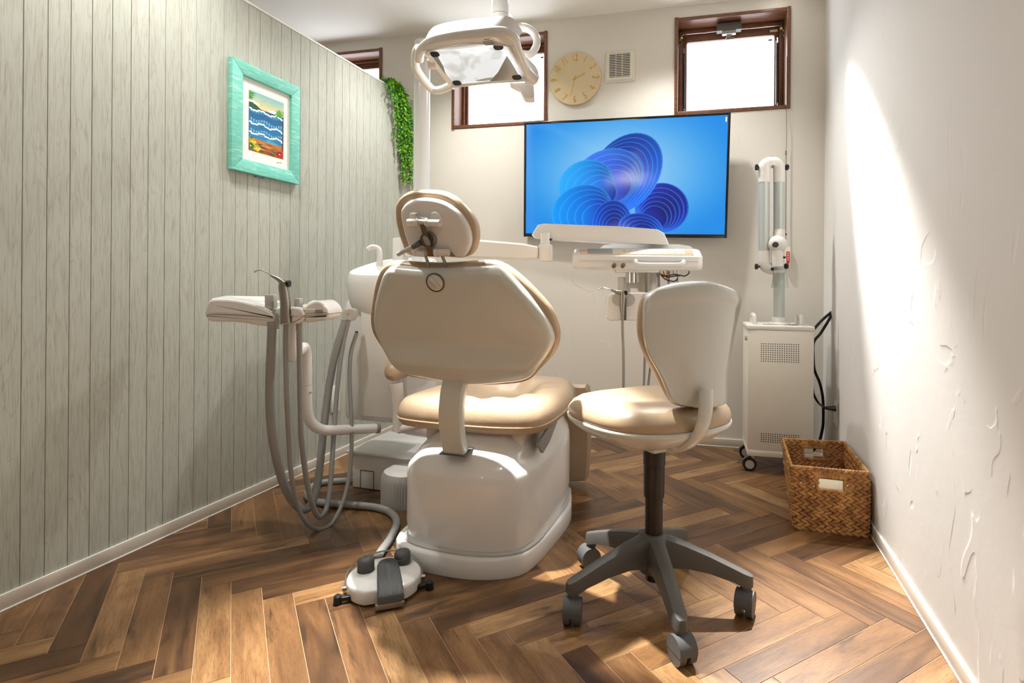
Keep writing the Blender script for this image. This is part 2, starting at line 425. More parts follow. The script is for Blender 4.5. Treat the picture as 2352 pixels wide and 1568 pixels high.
# ------------------------------------------------------------------ ROOM
aL, dL = radians(-16.23), -2.0728
aR, dR = radians(-15.87), 0.6018
aB, dB = radians(76.49), 3.5724
nL, nR, nB = (V((cos(a), sin(a), 0)) for a in (aL, aR, aB))
eL, eR = (V((-n.y, n.x, 0)) for n in (nL, nR)); eB = V((nB.y, -nB.x, 0))
def meet(n1, d1, n2, d2):
    det = n1.x * n2.y - n1.y * n2.x
    return V(((d1 * n2.y - n1.y * d2) / det, (n1.x * d2 - d1 * n2.x) / det, 0))
cLB = meet(nL, dL, nB, dB); cRB = meet(nR, dR, nB, dB)
YB = -2.2; nK = V((.276, .961, 0)).normalized(); dK = -2.0      # wall behind the camera
cRK = meet(nR, dR, nK, dK); dO = -3.5; cOB = meet(nL, dO, nB, dB); cOK = meet(nL, dO, nK, dK); cLK = meet(nL, dL, nK, dK)
def wallB(px, py, off=0.0):
    p = hit(px, py, nB * (dB - off), nB); return p.dot(eB), p.z
def wallL(px, py, off=0.0):
    p = hit(px, py, nL * (dL + off), nL); return p.dot(eL), p.z
def struct(o): o['kind'] = 'structure'; return o

# ceiling
struct(B().prism([cOK - nK * .2 - nL * .3, cRK - nK * .2 + nR * .3, cRB + nB * .3 + nR * .3, cOB + nB * .3 - nL * .3], CEIL, CEIL + .1).obj('ceiling', 'ceil', smooth=False))
# right wall, wall behind camera, far left wall
def slab(a, b, n, th, z0=0, z1=CEIL):
    return [a, b, b + n * th, a + n * th]
struct(B().prism(slab(cRK - eR * .2, cRB + eR * .25, nR, .15), 0, CEIL).obj('wall_right', 'wallR', smooth=False))
struct(B().prism(slab(cOK, cRK, -nK, .15), 0, CEIL).obj('wall_front', 'wallB', smooth=False))
struct(B().prism(slab(cOK - eL * .2, cOB + eL * .25, -nL, .15), 0, CEIL).obj('wall_far_left', 'wallB', smooth=False))

# windows in back wall: outer casing rectangles
ZT, ZB_ = 2.654, 2.045
WIN = []
for (x0, x1) in ((700, 878.5), (1039, 1257.5), (1549, 1815.5)):
    s0 = wallB(x0, 180)[0]; s1 = wallB(x1, 150)[0]
    WIN.append((s0, s1))
WIN[0] = (WIN[0][1] - (WIN[1][1] - WIN[1][0]), WIN[0][1])
TH = .20
FB = fr(nB * dB, eB, Z, nB)         # local: s, z, depth outward (away from room)
def holed_wall(name, s0, s1, holes, zt=CEIL):
    b = B(); xs = sorted(holes)
    cur = s0
    for (a, c) in xs:
        b.box(((cur + a) / 2, zt / 2, TH / 2), (a - cur, zt, TH), FB)
        b.box(((a + c) / 2, (ZB_) / 2, TH / 2), (c - a, ZB_, TH), FB)
        b.box(((a + c) / 2, (ZT + zt) / 2, TH / 2), (c - a, zt - ZT, TH), FB)
        cur = c
    b.box(((cur + s1) / 2, zt / 2, TH / 2), (s1 - cur, zt, TH), FB)
    return struct(b.obj(name, 'wallB', smooth=False))
holed_wall('wall_back', cOB.dot(eB) - .02, cRB.dot(eB) + .16, WIN)

for wi, (s0, s1) in enumerate(WIN):
    w_ = thing('window_%d' % (wi + 1), None, None, nB * dB + eB * ((s0 + s1) / 2) + Z * ZB_); struct(w_)
    c = .021; D = .165
    for nm, cc, sz in (('casing_jamb', (s0 + c / 2, (ZT + ZB_) / 2, D / 2 - .006), (c, ZT - ZB_, D + .012)), ('casing_jamb', (s1 - c / 2, (ZT + ZB_) / 2, D / 2 - .006), (c, ZT - ZB_, D + .012)),
                       ('casing_head', ((s0 + s1) / 2, ZT - c / 2 - .002, D / 2 - .003), (s1 - s0 - 2 * c, c, D + .006)), ('casing_sill', ((s0 + s1) / 2, ZB_ + c / 2 + .002, D / 2 - .003), (s1 - s0 - 2 * c, c, D + .006))):
        B().box(cc, sz, FB, .0015).obj(nm, 'casing', w_)
    # window frame and sash
    i0, i1, j0, j1 = s0 + c, s1 - c, ZB_ + c + .002, ZT - c - .002
    f1 = .018 if wi < 2 else .026
    b = B()
    for (cc, sz) in ((((i0 + f1 / 2), (j0 + j1) / 2, D - .02), (f1, j1 - j0, .05)), ((i1 - f1 / 2, (j0 + j1) / 2, D - .02), (f1, j1 - j0, .05)),
                     (((i0 + i1) / 2, j1 - f1 / 2, D - .02), (i1 - i0 - 2 * f1, f1, .05)), (((i0 + i1) / 2, j0 + f1 / 4, D - .02), (i1 - i0 - 2 * f1, f1 / 2, .05))):
        b.box(cc, sz, FB, .002)
    fro = b.obj('window_frame', 'casing', w_)
    a0, a1, b0, b1 = i0 + f1, i1 - f1, j0 + f1 / 2, j1 - f1
    g = .020 if wi < 2 else .026
    b = B()
    for (cc, sz) in (((a0 + g / 2, (b0 + b1) / 2, D - .01), (g, b1 - b0, .034)), ((a1 - g / 2, (b0 + b1) / 2, D - .01), (g, b1 - b0, .034)),
                     (((a0 + a1) / 2, b1 - g, D - .01), (a1 - a0 - 2 * g, 2 * g, .034)), (((a0 + a1) / 2, b0 + .004, D - .01), (a1 - a0 - 2 * g, .008, .034))):
        b.box(cc, sz, FB, .002)
    sash = b.obj('sash', 'casing', w_)
    B().box(((a0 + a1) / 2, (b0 + b1) / 2, D), (a1 - a0 - g, b1 - b0 - .006, .006), FB).obj('pane', 'frost', sash, smooth=False)
    B().box((a1 - g - .022, b1 - 2 * g - .022, D - .0045), (.022, .010, .002), FB).obj('pane_sticker', 'label', sash, smooth=False)
    if wi == 2:
        B().box((a1 - g - .004, b1 - g - .002, D - .029), (.045, .014, .002), FB).obj('frame_sticker', 'ivory', sash, smooth=False)
        # opener: dark box, bracket, cables and stays
        q = (a0 + a1) / 2 - .01
        op = B().box((q, j1 - .035, .075), (.148, .048, .05), FB, .003).obj('opener_box', 'charcoal', w_)
        B().box((q + .0, j1 - .066, .07), (.082, .028, .03), FB, .002).box((q + .008, j1 - .097, .10), (.046, .016, .03), FB, .002).obj('opener_bracket', 'gun', op)
        B().lathe([(.001, -.012), (.017, -.010), (.017, .010), (.001, .012)], FB @ Matrix.Translation((q, j1 - .082, .09)) @ Matrix.Rotation(pi / 2, 4, 'X'), 20).obj('pulley', 'chrome', op)
        for sg, xx in ((-1, i0), (1, i1)):
            pl = [FB @ V((q + sg * .07, j1 - .05, .075)), FB @ V((q + sg * .15, j1 - .052, .075)), FB @ V((xx - sg * .035, j1 - .053, .075)), FB @ V((xx - sg * .012, j1 - .075, .075)), FB @ V((xx - sg * .006, j1 - .12, .075))]
            B().tube(pl, .0022, 30, 6).obj('cable', 'chrome', op)
            B().box((xx - sg * .016, j1 - .045, .075), (.018, .034, .02), FB, .003).box((xx - sg * .012, j1 - .10, .075), (.008, .02, .012), FB, .002).obj('corner_guide', 'black', op)
            B().lathe([(.001, 0), (.007, .001), (.007, .009), (.001, .01)], FB @ Matrix.Translation((xx - sg * .02, j1 - .07, .07)), 12).obj('guide_wheel', 'gold', op)
            xs_ = (a0 + .008) if sg < 0 else (a1 - .010)
            zt_ = b1 - .13 + (.015 if sg > 0 else 0)
            st = B().tube([FB @ V((xs_, zt_, D - .045)), FB @ V((xs_ + .002, b0 + .04, D - .045))], .0065, 2, 10, False).obj('stay', 'black', w_)
            B().tube([FB @ V((xs_, zt_ + .035, D - .04)), FB @ V((xs_ + .001, zt_, D - .045))], .0075, 2, 8, False).tube([FB @ V((xs_ + .002, b0 + .04, D - .045)), FB @ V((xs_ + .003, b0 + .006, D - .045))], .004, 2, 8, False).obj('stay_rod', 'chrome', st)
            B().tube([FB @ V((xs_ - sg * .008, zt_ + .02, D - .045)), FB @ V((xs_ - sg * .008, b0 + .03, D - .045))], .0018, 2, 6, False).obj('stay_wire', 'chrome', st)

# left partition: core, boards, cap
s_end = cLB.dot(eL)
HP = 2.258
FL = fr(nL * dL, eL, Z, nL)          # local: s, z, toward room
core_th = .10
s_a = cLK.dot(eL)
wl = struct(B().box(((s_a + s_end) / 2, HP / 2, -.006 - core_th / 2), (s_end - s_a, HP, core_th), FL).obj('wall_left', 'groove', smooth=False))
B().box(((s_a + s_end) / 2, HP + .004, -.006 - core_th / 2 + .003), (s_end - s_a, .010, core_th + .008), FL, .001).obj('top_cap', 'skin_line', wl)
B().box(((s_a + s_end) / 2, HP / 2, -.009 - core_th), (s_end - s_a, HP, .006), FL).obj('rear_face', 'wallB', wl, smooth=False)
BW = .0657
sref = wallL(45.5, 1290)[0]
k0 = int((s_a - sref) / BW) + 1; k1 = int((s_end - sref) / BW) + 1
k0 = max(k0, int((-.9 - sref) / BW))
bmesh_shared = None
for k in range(k0, k1):
    a = sref + k * BW; bnd = min(a + BW, s_end)
    if bnd - a < .01: continue
    gap = .0016
    if bnd == a + BW and bmesh_shared:
        o = bpy.data.objects.new('board', bmesh_shared); COL.objects.link(o); o.parent = wl
    else:
        b = B(); b.box(((bnd - a) / 2, HP / 2 - .001, -.003), (bnd - a - gap, HP - .004, .006), fr((0, 0, 0), eL, Z, nL), .0009, 1)
        o = b.obj('board', 'board', None, ang=20); o.parent = wl
        if bnd == a + BW: bmesh_shared = o.data
    o.location = nL * dL + eL * a
# the rest of the partition behind the camera: plain strip
B().box(((s_a + sref + k0 * BW) / 2, HP / 2, -.003), (sref + k0 * BW - s_a, HP - .004, .006), FL).obj('plain_face', 'board', wl, smooth=False)

# baseboards
BH = .0472
def baseboard(name, p0, p1, nin):
    e = (p1 - p0).normalized(); L = (p1 - p0).length; f = fr(p0, e, nin, Z)
    o = struct(B().box((L / 2, .004, BH / 2), (L, .008, BH), f, .0015).obj(name, 'base'))
    B().box((L / 2, .0055, .0025), (L, .011, .005), f, .001).box((L / 2, .0035, BH + .0012), (L, .007, .0035), f, .001).obj('sealant_bead', 'skin_line', o)
baseboard('baseboard_left', cLK, cLB, nL)
baseboard('baseboard_right', cRK, cRB, -nR)
baseboard('baseboard_back', cLB, cRB, -nB)
# corner conduit by the right corner is part of the wall finish: thin wallpaper joint below the screen
# ------------------------------------------------------------------ FLOOR: slab + herringbone planks
fl = struct(B().prism([cOK, cRK, cRB + nB * .02, cOB], -.05, -.0012).obj('floor', 'grout', smooth=False))
PSI = radians(30.21); PW = .0851; PN = 6; P0 = V((-1.5425, 1.9781, 0))
pb = V((cos(PSI), sin(PSI), 0)); pa = V((-sin(PSI), cos(PSI), 0))
G = .0017; TK = .004
def plank_mesh(L):
    b = B(); b.box((L / 2, PW / 2, -TK / 2), (L - G, PW - G, TK), None, .0006, 1)
    bmesh.ops.recalc_face_normals(b.bm, faces=list(b.bm.faces)); me = bpy.data.meshes.new('plank'); b.bm.to_mesh(me); b.bm.free(); me.materials.append(M['plank']); return me
pm = plank_mesh(PN * PW)
rng = random.Random(11)
def inside(p): return p.dot(nL) > dL and p.dot(nR) < dR and p.dot(nB) < dB
TONES = {}
cand = []
for k in range(-60, 70):
    for j in range(-12, 14):
        # B plank: corner u=k+2*... rows repeat every 2N along b
        ub, va = k + 2 * PN * j, -k
        cand.append((pb, ub, va - 1, 'B', k, j))          # B plank lies from (k, -k-1) length N along b, height 1
        cand.append((pa, ub, va - PN, 'A', k, j))         # A plank k: top at -k, spans b from k-1 to k
cnt = 0
for d, ub, va, ty, k, j in cand:
    if ty == 'B':
        o0 = P0 + pb * (ub * PW) + pa * (va * PW); ex, ey = pb, pa
    else:
        o0 = P0 + pb * (ub * PW) + pa * (va * PW); ex, ey = pa, -pb   # spans b from k-1 to k
    cs = [o0, o0 + ex * PN * PW, o0 + ex * PN * PW + ey * PW, o0 + ey * PW]
    ctr = sum(cs, V((0, 0, 0))) / 4
    if ctr.y < 1.08 or ctr.y > 4.2: continue
    ins = [inside(c) for c in cs + [ctr]]
    if not any(ins) : continue
    # visibility margin
    q = ctr.x / ctr.y
    if q < -1.35 or q > 1.15: continue
    rot = Matrix(((ex.x, ey.x, 0), (ex.y, ey.y, 0), (0, 0, 1)))
    if all(ins[:4]):
        o = bpy.data.objects.new('plank', pm); COL.objects.link(o)
    else:
        b2 = bmesh.new(); b2.from_mesh(pm)
        mw = Matrix.Translation(o0) @ rot.to_4x4(); mi = mw.inverted()
        for n_, d_, sg in ((nL, dL, 1), (nR, dR, -1), (nB, dB, -1)):
            pc = mi @ (n_ * d_); no = (mi.to_3x3() @ (n_ * -sg))
            bmesh.ops.bisect_plane(b2, geom=b2.verts[:] + b2.edges[:] + b2.faces[:], plane_co=pc, plane_no=no, clear_outer=True)
        if len(b2.faces) < 3: b2.free(); continue
        me = bpy.data.meshes.new('plank'); b2.to_mesh(me); b2.free(); me.materials.clear(); me.materials.append(M['plank'])
        o = bpy.data.objects.new('plank', me); COL.objects.link(o)
    o.matrix_local = Matrix.Translation(o0) @ rot.to_4x4(); o.parent = fl
    o.name = 'plank'
    tone = rng.choice([.12, .3, .45, .5, .6, .75, .85]); o.color = (tone, rng.random(), 0, 1)
    cnt += 1
print('planks', cnt)
# ------------------------------------------------------------------ DENTAL CHAIR
CR = V((.9602, -.2795, 0)); CFW = V((.2795, .9602, 0))
OC = V((-.25, 2.25, 0)); FC = fr(OC, CR, CFW, Z)
def scaled(pts, dx):
    c = cr([(p[0], p[1], 0) for p in pts], 64); n = len(c); out = []
    ar = sum(c[i].x * c[(i + 1) % n].y - c[(i + 1) % n].x * c[i].y for i in range(n))
    if ar < 0: c.reverse()
    for i in range(n):
        t = (c[(i + 1) % n] - c[i - 1]).normalized(); out.append(c[i] + V((-t.y, t.x, 0)) * dx)
    return out
ch = thing('dental_chair', 'beige and white dental treatment chair with raised backrest in the middle of the room', 'dental chair', OC)
PL = [(.262, .22), (.274, .10), (.265, -.06), (.252, -.19), (.226, -.285), (.15, -.345), (.05, -.372), (-.05, -.374), (-.16, -.362), (-.24, -.325), (-.278, -.25), (-.284, -.10), (-.284, .10), (-.27, .30), (-.22, .42), (0, .45), (.19, .40)]
def ring(pts, dx, zz, slope=0.0): return [FC @ V((p.x, p.y, min(.458, zz + slope * max(0, (p.y + .345))))) for p in scaled(pts, dx)]
B().loops([ring(PL, .002, 0), ring(PL, 0, .004), ring(PL, 0, .060), ring(PL, .004, .067), ring(PL, .010, .070), ring(PL, .028, .071)]).obj('plinth', 'white', ch)
BD = [(.246, .20), (.250, .05), (.246, -.10), (.238, -.20), (.205, -.285), (.13, -.33), (.04, -.348), (-.05, -.348), (-.15, -.335), (-.215, -.30), (-.248, -.22), (-.252, -.08), (-.25, .12), (-.23, .32), (-.1, .40), (.1, .40), (.21, .35)]
b = B().loops([ring(BD, .006, .069), ring(BD, .004, .10), ring(BD, 0, .13), ring(BD, 0, .30, .02), ring(BD, .002, .322, .04), ring(BD, .007, .334, .05), ring(BD, .030, .358, .08), ring(BD, .040, .366, .13), ring(BD, .052, .372, .18), ring(BD, .075, .384, .26), ring(BD, .11, .402, .34), ring(BD, .15, .42, .42), ring(BD, .19, .44, .45)])
body = b.obj('base_housing', 'white', ch, ang=50)
# soft grey skirt groove where housing meets the plinth
B().loops([ring(BD, -.008, .0705), ring(BD, -.0085, .076), ring(BD, -.002, .082), ring(BD, .02, .083)]).obj('skirt_seal', 'lgrey', ch)
# side handle recess and grey window on the right flank
gp = [hit(x, y, OC + CR * .251, CR) for x, y in ((1237, 958), (1276, 955), (1274, 975), (1262, 1008), (1248, 1005))]
def flat_poly(pts, n, th, name, mat, parent, **k):
    r0 = [p + n * th for p in pts]; return B().loops([list(pts), r0]).obj(name, mat, parent, smooth=False, **k)
pp = [FC @ V((.238 + (.006 if i in (1, 2) else 0), y, z_)) for i, (y, z_) in enumerate(((-.20, .425), (.02, .48), (.02, .45), (-.06, .395), (-.14, .375)))]
flat_poly(pp, CR, .010, 'side_window', 'grey', ch)
hr = [FC @ V((.244, y, z_)) for y, z_ in ((-.05, .20), (.03, .27), (.05, .285), (.05, .10), (-.05, .10))]
B().box((.2425, .03, .20), (.012, .10, .16), FC, .005).obj('side_grip', 'white2', ch)
# seat support
B().box((-.01, .04, .425), (.40, .46, .07), FC, .02).obj('seat_frame', 'white2', ch)

# seat cushion
SO = [(.225, -.215), (.262, -.14), (.268, .05), (.255, .25), (.20, .42), (0, .46), (-.20, .42), (-.275, .25), (-.315, .05), (-.330, -.12), (-.315, -.20), (-.26, -.245), (-.10, -.262), (.10, -.256)]
def seatwarp(p):
    # raised roll round a sunken centre
    rx, ry = (p.x + .03) / .21, (p.y - .10) / .24
    d = math.sqrt(rx * rx + ry * ry)
    if p.z > .06:
        s_ = 1 / (1 + math.exp((d - .74) * 13)); p.z -= .058 * s_
        a = math.atan2(ry, rx); p.z += .0045 * cos(a * 11) * math.exp(-((d - .92) / .2) ** 2)
    return p
FS = fr(FC @ V((0, 0, .455)), CR, CFW, Z)
B().pad(SO, FS, [(.03, 0), (.010, .004), (0, .018), (-.004, .035), (-.003, .056), (.006, .078), (.022, .096), (.045, .105), (.07, .107)], 0, 14, 110, seatwarp).obj('seat_cushion', 'leather', ch, ang=70)
pr = scaled(SO, -.0035); B().tube([FS @ V((p.x, p.y, .030)) for p in pr] + [FS @ V((pr[0].x, pr[0].y, .030))], .0036, 130, 8, True, False).obj('seat_piping', 'leather', ch)
# leg rest: beige pad folded down at the far end
LO = [(-.16, .02), (-.17, -.36), (-.12, -.42), (.14, -.42), (.19, -.36), (.20, .02), (.15, .06), (-.12, .06)]
FLg = fr(FC @ V((.02, .50, .46)), CR, V((.10 * CFW.x, .10 * CFW.y, .99)), -CFW)
B().pad(LO, fr(FC @ V((.06, .53, .44)), CR, CFW * -.10 + Z, (CR.cross(CFW * -.10 + Z))), [(.02, -.07), (.0, -.05), (-.004, -.02), (.008, .0)], .006, 6, 60).obj('leg_rest', 'leather', ch)

# post carrying the backrest (curved band)
pc = [at(1047, 1036, 1.955), at(1040, 1000, 1.925), at(1037, 955, 1.90), at(1040, 910, 1.895), at(1048, 868, 1.915), at(1050, 850, 1.93)]
pc = cr(pc, 22, False); rings = []
for i, p in enumerate(pc):
    t = (pc[min(i + 1, 21)] - pc[max(i - 1, 0)]).normalized(); nb_ = CR.cross(t).normalized()
    wd, th = .041, .020; prof = []
    for (sx, sy) in ((-1, -.75), (-1, .75), (-.9, 1), (.9, 1), (1, .75), (1, -.75), (.9, -1), (-.9, -1)):
        prof.append(p + CR * (wd * sx) + nb_ * (th * sy) - nb_ * .0)
    rings.append(prof)
B().loops(rings).obj('backrest_post', 'cream', ch, ang=40)
B().box((0, 0, 0), (.098, .075, .004), fr(at(1049, 1034, 1.965) + V((0, .0, -.002)), CR, CFW + Z * .12, Z - CFW * .12), .001).obj('post_slot', 'dgrey', ch)

# backrest
rho = radians(21); UB = (CFW * -sin(rho) + Z * cos(rho)).normalized(); NBK = CR.cross(UB).normalized()
OB = FC @ V((0, -.415, .86)); FBk = fr(OB, CR, UB, NBK)
def loc(M4, px, py, off=0.0):
    n = M4.to_3x3().col[2]; p = hit(px, py, M4.translation + n * off, n); return M4.inverted() @ p
def tr(M4, pts, ox, oy, sc, off=0.0): return [loc(M4, ox + x / sc, oy + y / sc, off) for x, y in pts]
SH = [(155, 628), (200, 605), (400, 620), (600, 619), (800, 612), (900, 607), (965, 620), (1030, 664), (1110, 748), (1200, 850), (1290, 970), (1340, 1065), (1354, 1125), (1343, 1175), (1300, 1250), (1240, 1330), (1188, 1390), (1100, 1420), (900, 1440), (750, 1445), (600, 1428), (450, 1402), (310, 1372), (235, 1325), (175, 1235), (120, 1150), (82, 1060), (68, 980), (74, 880), (90, 800), (113, 722), (132, 668)]
so = tr(FBk, SH, 840, 420, 3.136, .012)
v_lo = loc(FBk, 1070, 420 + 1300 / 3.136, .03).y; v_hi = loc(FBk, 1070, 420 + 1165 / 3.136, .03).y; v_bt = loc(FBk, 1070, 420 + 1440 / 3.136, .03).y
def shellwarp(p):
    if p.z > .02:
        k = min(1, (p.z - .02) / .02)
        v = p.y
        x_ = (v - v_lo); q1 = 1 / (1 + math.exp(-x_ / .006)); q2 = 1 / (1 + math.exp(-(v - v_hi) / .010))
        d = -.030 * max(0, (v_lo - v) / (v_lo - v_bt)) * (1 - q1) + (.020 * (1 - (v - v_lo) / (v_hi - v_lo)) - .0) * q1 * (1 - q2) + .020 * (1 - q1)
        if v > v_hi: d += 0
        p.z += d * k
    return p
shl = B().pad(so, FBk, [(.006, -.012), (0, -.006), (-.001, .008), (.001, .020), (.007, .030), (.018, .036), (.034, .038)], .004, 20, 120, shellwarp).obj('backrest_shell', 'cream', ch, ang=60)
CU = [(60, 960), (68, 880), (88, 745), (118, 645), (160, 585), (225, 561), (400, 574), (600, 577), (800, 563), (905, 560), (965, 572), (1050, 618), (1150, 700), (1250, 800), (1338, 905), (1384, 1010), (1399, 1090), (1380, 1180), (1330, 1252), (1262, 1322), (1190, 1395), (1050, 1425), (760, 1430), (450, 1390), (300, 1350), (190, 1230), (120, 1130), (75, 1050)]
co = tr(FBk, CU, 840, 420, 3.136, -.035)
B().pad([(p.x, p.y) for p in co], fr(OB, CR, UB, NBK) @ Matrix.Scale(-1, 4, (0, 0, 1)), [(.02, .004), (.006, .006), (-.001, .018), (-.003, .035), (.004, .055), (.022, .070), (.05, .078)], .004, 10, 110).obj('backrest_cushion', 'leather', ch, ang=70)
# round knob on shell
kc = loc(FBk, 840 + 506 / 3.136, 420 + 713 / 3.136, .035)
FK = FBk @ Matrix.Translation((kc.x, kc.y, .0375))
B().lathe([(.0315, .0), (.0315, .0045), (.029, .0055), (.029, .002), (.001, .002)], FK, 40, False, True).obj('knob_ring', 'dgrey', ch)
kn = B().lathe([(.0275, .0), (.0275, .004), (.025, .0055), (.001, .006)], FK, 40, False, True).obj('round_knob', 'cream', ch)
B().box((0, 0, .008), (.046, .012, .007), FK @ Matrix.Rotation(radians(-55), 4, 'Z'), .003).obj('knob_grip', 'cream', kn)

# headrest
rh = radians(12); UH = (CFW * -sin(rh) + Z * cos(rh)).normalized(); NH = CR.cross(UH).normalized()
OH = FC @ V((0, -.50, 1.2)); FH = fr(OH, CR, UH, NH)
HS = [(253, 225), (265, 178), (300, 138), (360, 113), (430, 108), (500, 116), (560, 134), (620, 168), (680, 222), (725, 290), (750, 360), (753, 430), (732, 490), (700, 532), (668, 541), (640, 530), (610, 500), (480, 505), (385, 520), (350, 531), (328, 500), (300, 425), (272, 335)]
ho = tr(FH, HS, 840, 420, 3.136, .012)
hsx = lambda p: p
B().pad(ho, FH, [(.006, -.010), (0, -.004), (0, .008), (.003, .015), (.010, .020), (.02, .021)], .002, 10, 90).obj('headrest_shell', 'white2', ch, ang=60)
HC = [(243, 200), (250, 150), (280, 98), (335, 63), (400, 53), (500, 54), (585, 68), (655, 102), (725, 162), (783, 232), (816, 312), (821, 390), (806, 460), (780, 500), (738, 522), (690, 528), (560, 520), (400, 520), (322, 505), (295, 440), (268, 360), (250, 280)]
hc = tr(FH, HC, 840, 420, 3.136, -.035)
B().pad(hc, FH @ Matrix.Scale(-1, 4, (0, 0, 1)), [(.012, .004), (.003, .008), (-.001, .02), (-.002, .035), (.006, .052), (.022, .063)], .004, 8, 90).obj('headrest_cushion', 'leather', ch, ang=70)
def hp(x, y, off): p = loc(FH, 840 + x / 3.136, 420 + y / 3.136, off); return FH @ V((p.x, p.y, off))
# raised plate, rollers, strap, disc, lever, rods
B().pad([loc(FH, 840 + x / 3.136, 420 + y / 3.136, .02) for x, y in ((322, 250), (330, 215), (375, 214), (385, 240), (470, 240), (482, 210), (520, 208), (545, 235), (560, 285), (552, 312), (430, 305), (325, 300))], FH, [(0, .018), (.0, .027), (.004, .031)], .0, 2, 60).obj('hinge_plate', 'white2', ch)
B().tube([hp(305, 284, .040), hp(376, 284, .040)], .0108, 2, 24, False).obj('upper_roller', 'white2', ch)
B().tube([hp(455, 287, .040), hp(535, 290, .040)], .0112, 2, 24, False).obj('upper_roller', 'white2', ch)
B().tube([hp(372, 284, .040), hp(382, 284, .040)], .0128, 2, 24, False).obj('roller_collar', 'white2', ch)
B().tube([hp(436, 286, .040), hp(452, 286, .040)], .0138, 2, 24, False).obj('roller_collar', 'white2', ch)
B().tube([hp(380, 284, .040), hp(440, 286, .040)], .0112, 2, 24, False).obj('roller_sleeve', 'lgrey', ch)
st = [hp(408, 292, .048), hp(428, 370, .050), hp(450, 450, .047), hp(472, 530, .036)]
st = cr(st, 12, False); rg = []
for i, p in enumerate(st):
    t = (st[min(i + 1, 11)] - st[max(i - 1, 0)]).normalized(); s_ = t.cross(NH).normalized(); rg.append([p + s_ * .0085 + NH * .002, p - s_ * .0085 + NH * .002, p - s_ * .0085 - NH * .002, p + s_ * .0085 - NH * .002])
B().loops(rg).obj('strap', 'brownplate', ch, smooth=False)
dc = hp(454, 408, .028); FD = fr(dc, CR, UH, NH)
B().lathe([(.026, -.004), (.026, .006), (.024, .009), (.001, .010)], FD @ Matrix.Scale(1.0, 4), 40).obj('ratchet_disc', 'gun', ch)
B().lathe([(.0225, .010), (.0225, .013), (.001, .0135)], FD @ Matrix.Translation((-.001, 0, 0)), 40, False).obj('disc_cover', 'brownplate', ch)
B().pad([(-.006, -.014), (.006, -.014), (.009, 0), (.006, .014), (-.006, .014), (-.009, 0)], fr(hp(438, 415, .052), CR, UH - CR * .35, NH), [(0, -.004), (.0, .002), (.002, .004)], 0, 2, 30).obj('release_button', 'grey', ch)
B().tube([hp(395, 430, .04), hp(350, 455, .046), hp(338, 462, .047)], lambda t: .010 - .0015 * t, 8, 16).obj('lever_collar', 'dgrey', ch)
B().tube([hp(345, 458, .046), hp(300, 480, .052), hp(255, 502, .058), hp(225, 521, .060)], lambda t: .0078 * (1 - .15 * t) * (1 if t < .9 else max(.15, math.sqrt(1 - ((t - .9) / .1) ** 2))), 24, 16).obj('lever_handle', 'lgrey', ch)
B().tube([hp(376, 505, .030), hp(432, 508, .030)], .0112, 2, 20, False).obj('lower_roller', 'white2', ch)
B().tube([hp(508, 502, .034), hp(598, 500, .034)], .0112, 2, 24, False).tube([hp(500, 503, .034), hp(525, 503, .034)], .0135, 2, 24, False).obj('lower_roller', 'white2', ch)
for (x0, y0, x1, y1) in ((432, 528, 449, 625), (552, 525, 574, 625)):
    p0 = hp(x0, y0, .030); p1 = FBk @ V((*loc(FBk, 840 + x1 / 3.136, 420 + y1 / 3.136, .0).xy, -.012))
    B().tube([p0, p1], .0052, 2, 14, False).obj('headrest_rod', 'chrome', ch)

# left armrest
ap = [at(912, 985, 2.40), at(911, 930, 2.40), at(912, 885, 2.40)]
B().tube([at(914, 990, 2.40), at(914, 940, 2.40), at(912, 905, 2.40), at(908, 880, 2.40)], lambda t: .021 + .010 * t * t, 16, 20).obj('armrest_support', 'white', ch)
B().tube([at(914, 935, 2.40), at(914, 931, 2.40)], .0225, 2, 20, False).obj('support_joint', 'white2', ch)
B().tube([at(914, 986, 2.40), FC @ V((-.14, .10, .435))], .018, 2, 14, False).obj('armrest_bracket', 'white2', ch)
pad_a = at(905, 858, 2.40)
B().tube([pad_a + V((-.006, -.03, -.01)), pad_a + V((.0, .03, .012)), pad_a + V((.04, .14, .03)), pad_a + V((.09, .30, .03)), pad_a + V((.12, .36, .02))], lambda t: .050 * math.sqrt(max(.02, 1 - abs(2 * t - 1) ** 5)), 30, 24).obj('armrest_pad', 'leather', ch)

# ------------------------------------------------------------------ SPITTOON UNIT
su = thing('spittoon_unit', 'tall white spittoon cabinet with basin, left of the dental chair behind the hoses', 'spittoon', FC @ V((-.47, .30, .35)))
FU = fr(at(868, 700, 2.60) * 1.0, CR, CFW, Z); FU.translation = V((FU.translation.x, FU.translation.y, 0))
def uo(wl_, wr, d0, d1, k=.05):
    return [(-wl_, d0 + k), (-wl_ + k, d0), (wr - k, d0), (wr, d0 + k), (wr, d1 - k), (wr - k, d1), (-wl_ + k, d1), (-wl_, d1 - k)]
zb = at(868, 972, 2.56).z
U0 = uo(.165, .17, -.03, .28, .045)
def ur(dx, zz, o=U0): return [FU @ V((p.x, p.y, zz)) for p in scaled(o, dx)]
B().loops([ur(.03, zb), ur(.008, zb + .006), ur(0, zb + .03), ur(.0, .86), ur(.004, .90), ur(.02, .92), ur(.05, .921)]).obj('cabinet', 'white', su, ang=40)
B().box((.045, -.036, (zb + .90) / 2 + .01), (.21, .022, .90 - zb - .04), FU, .006).obj('front_panel', 'white2', su)
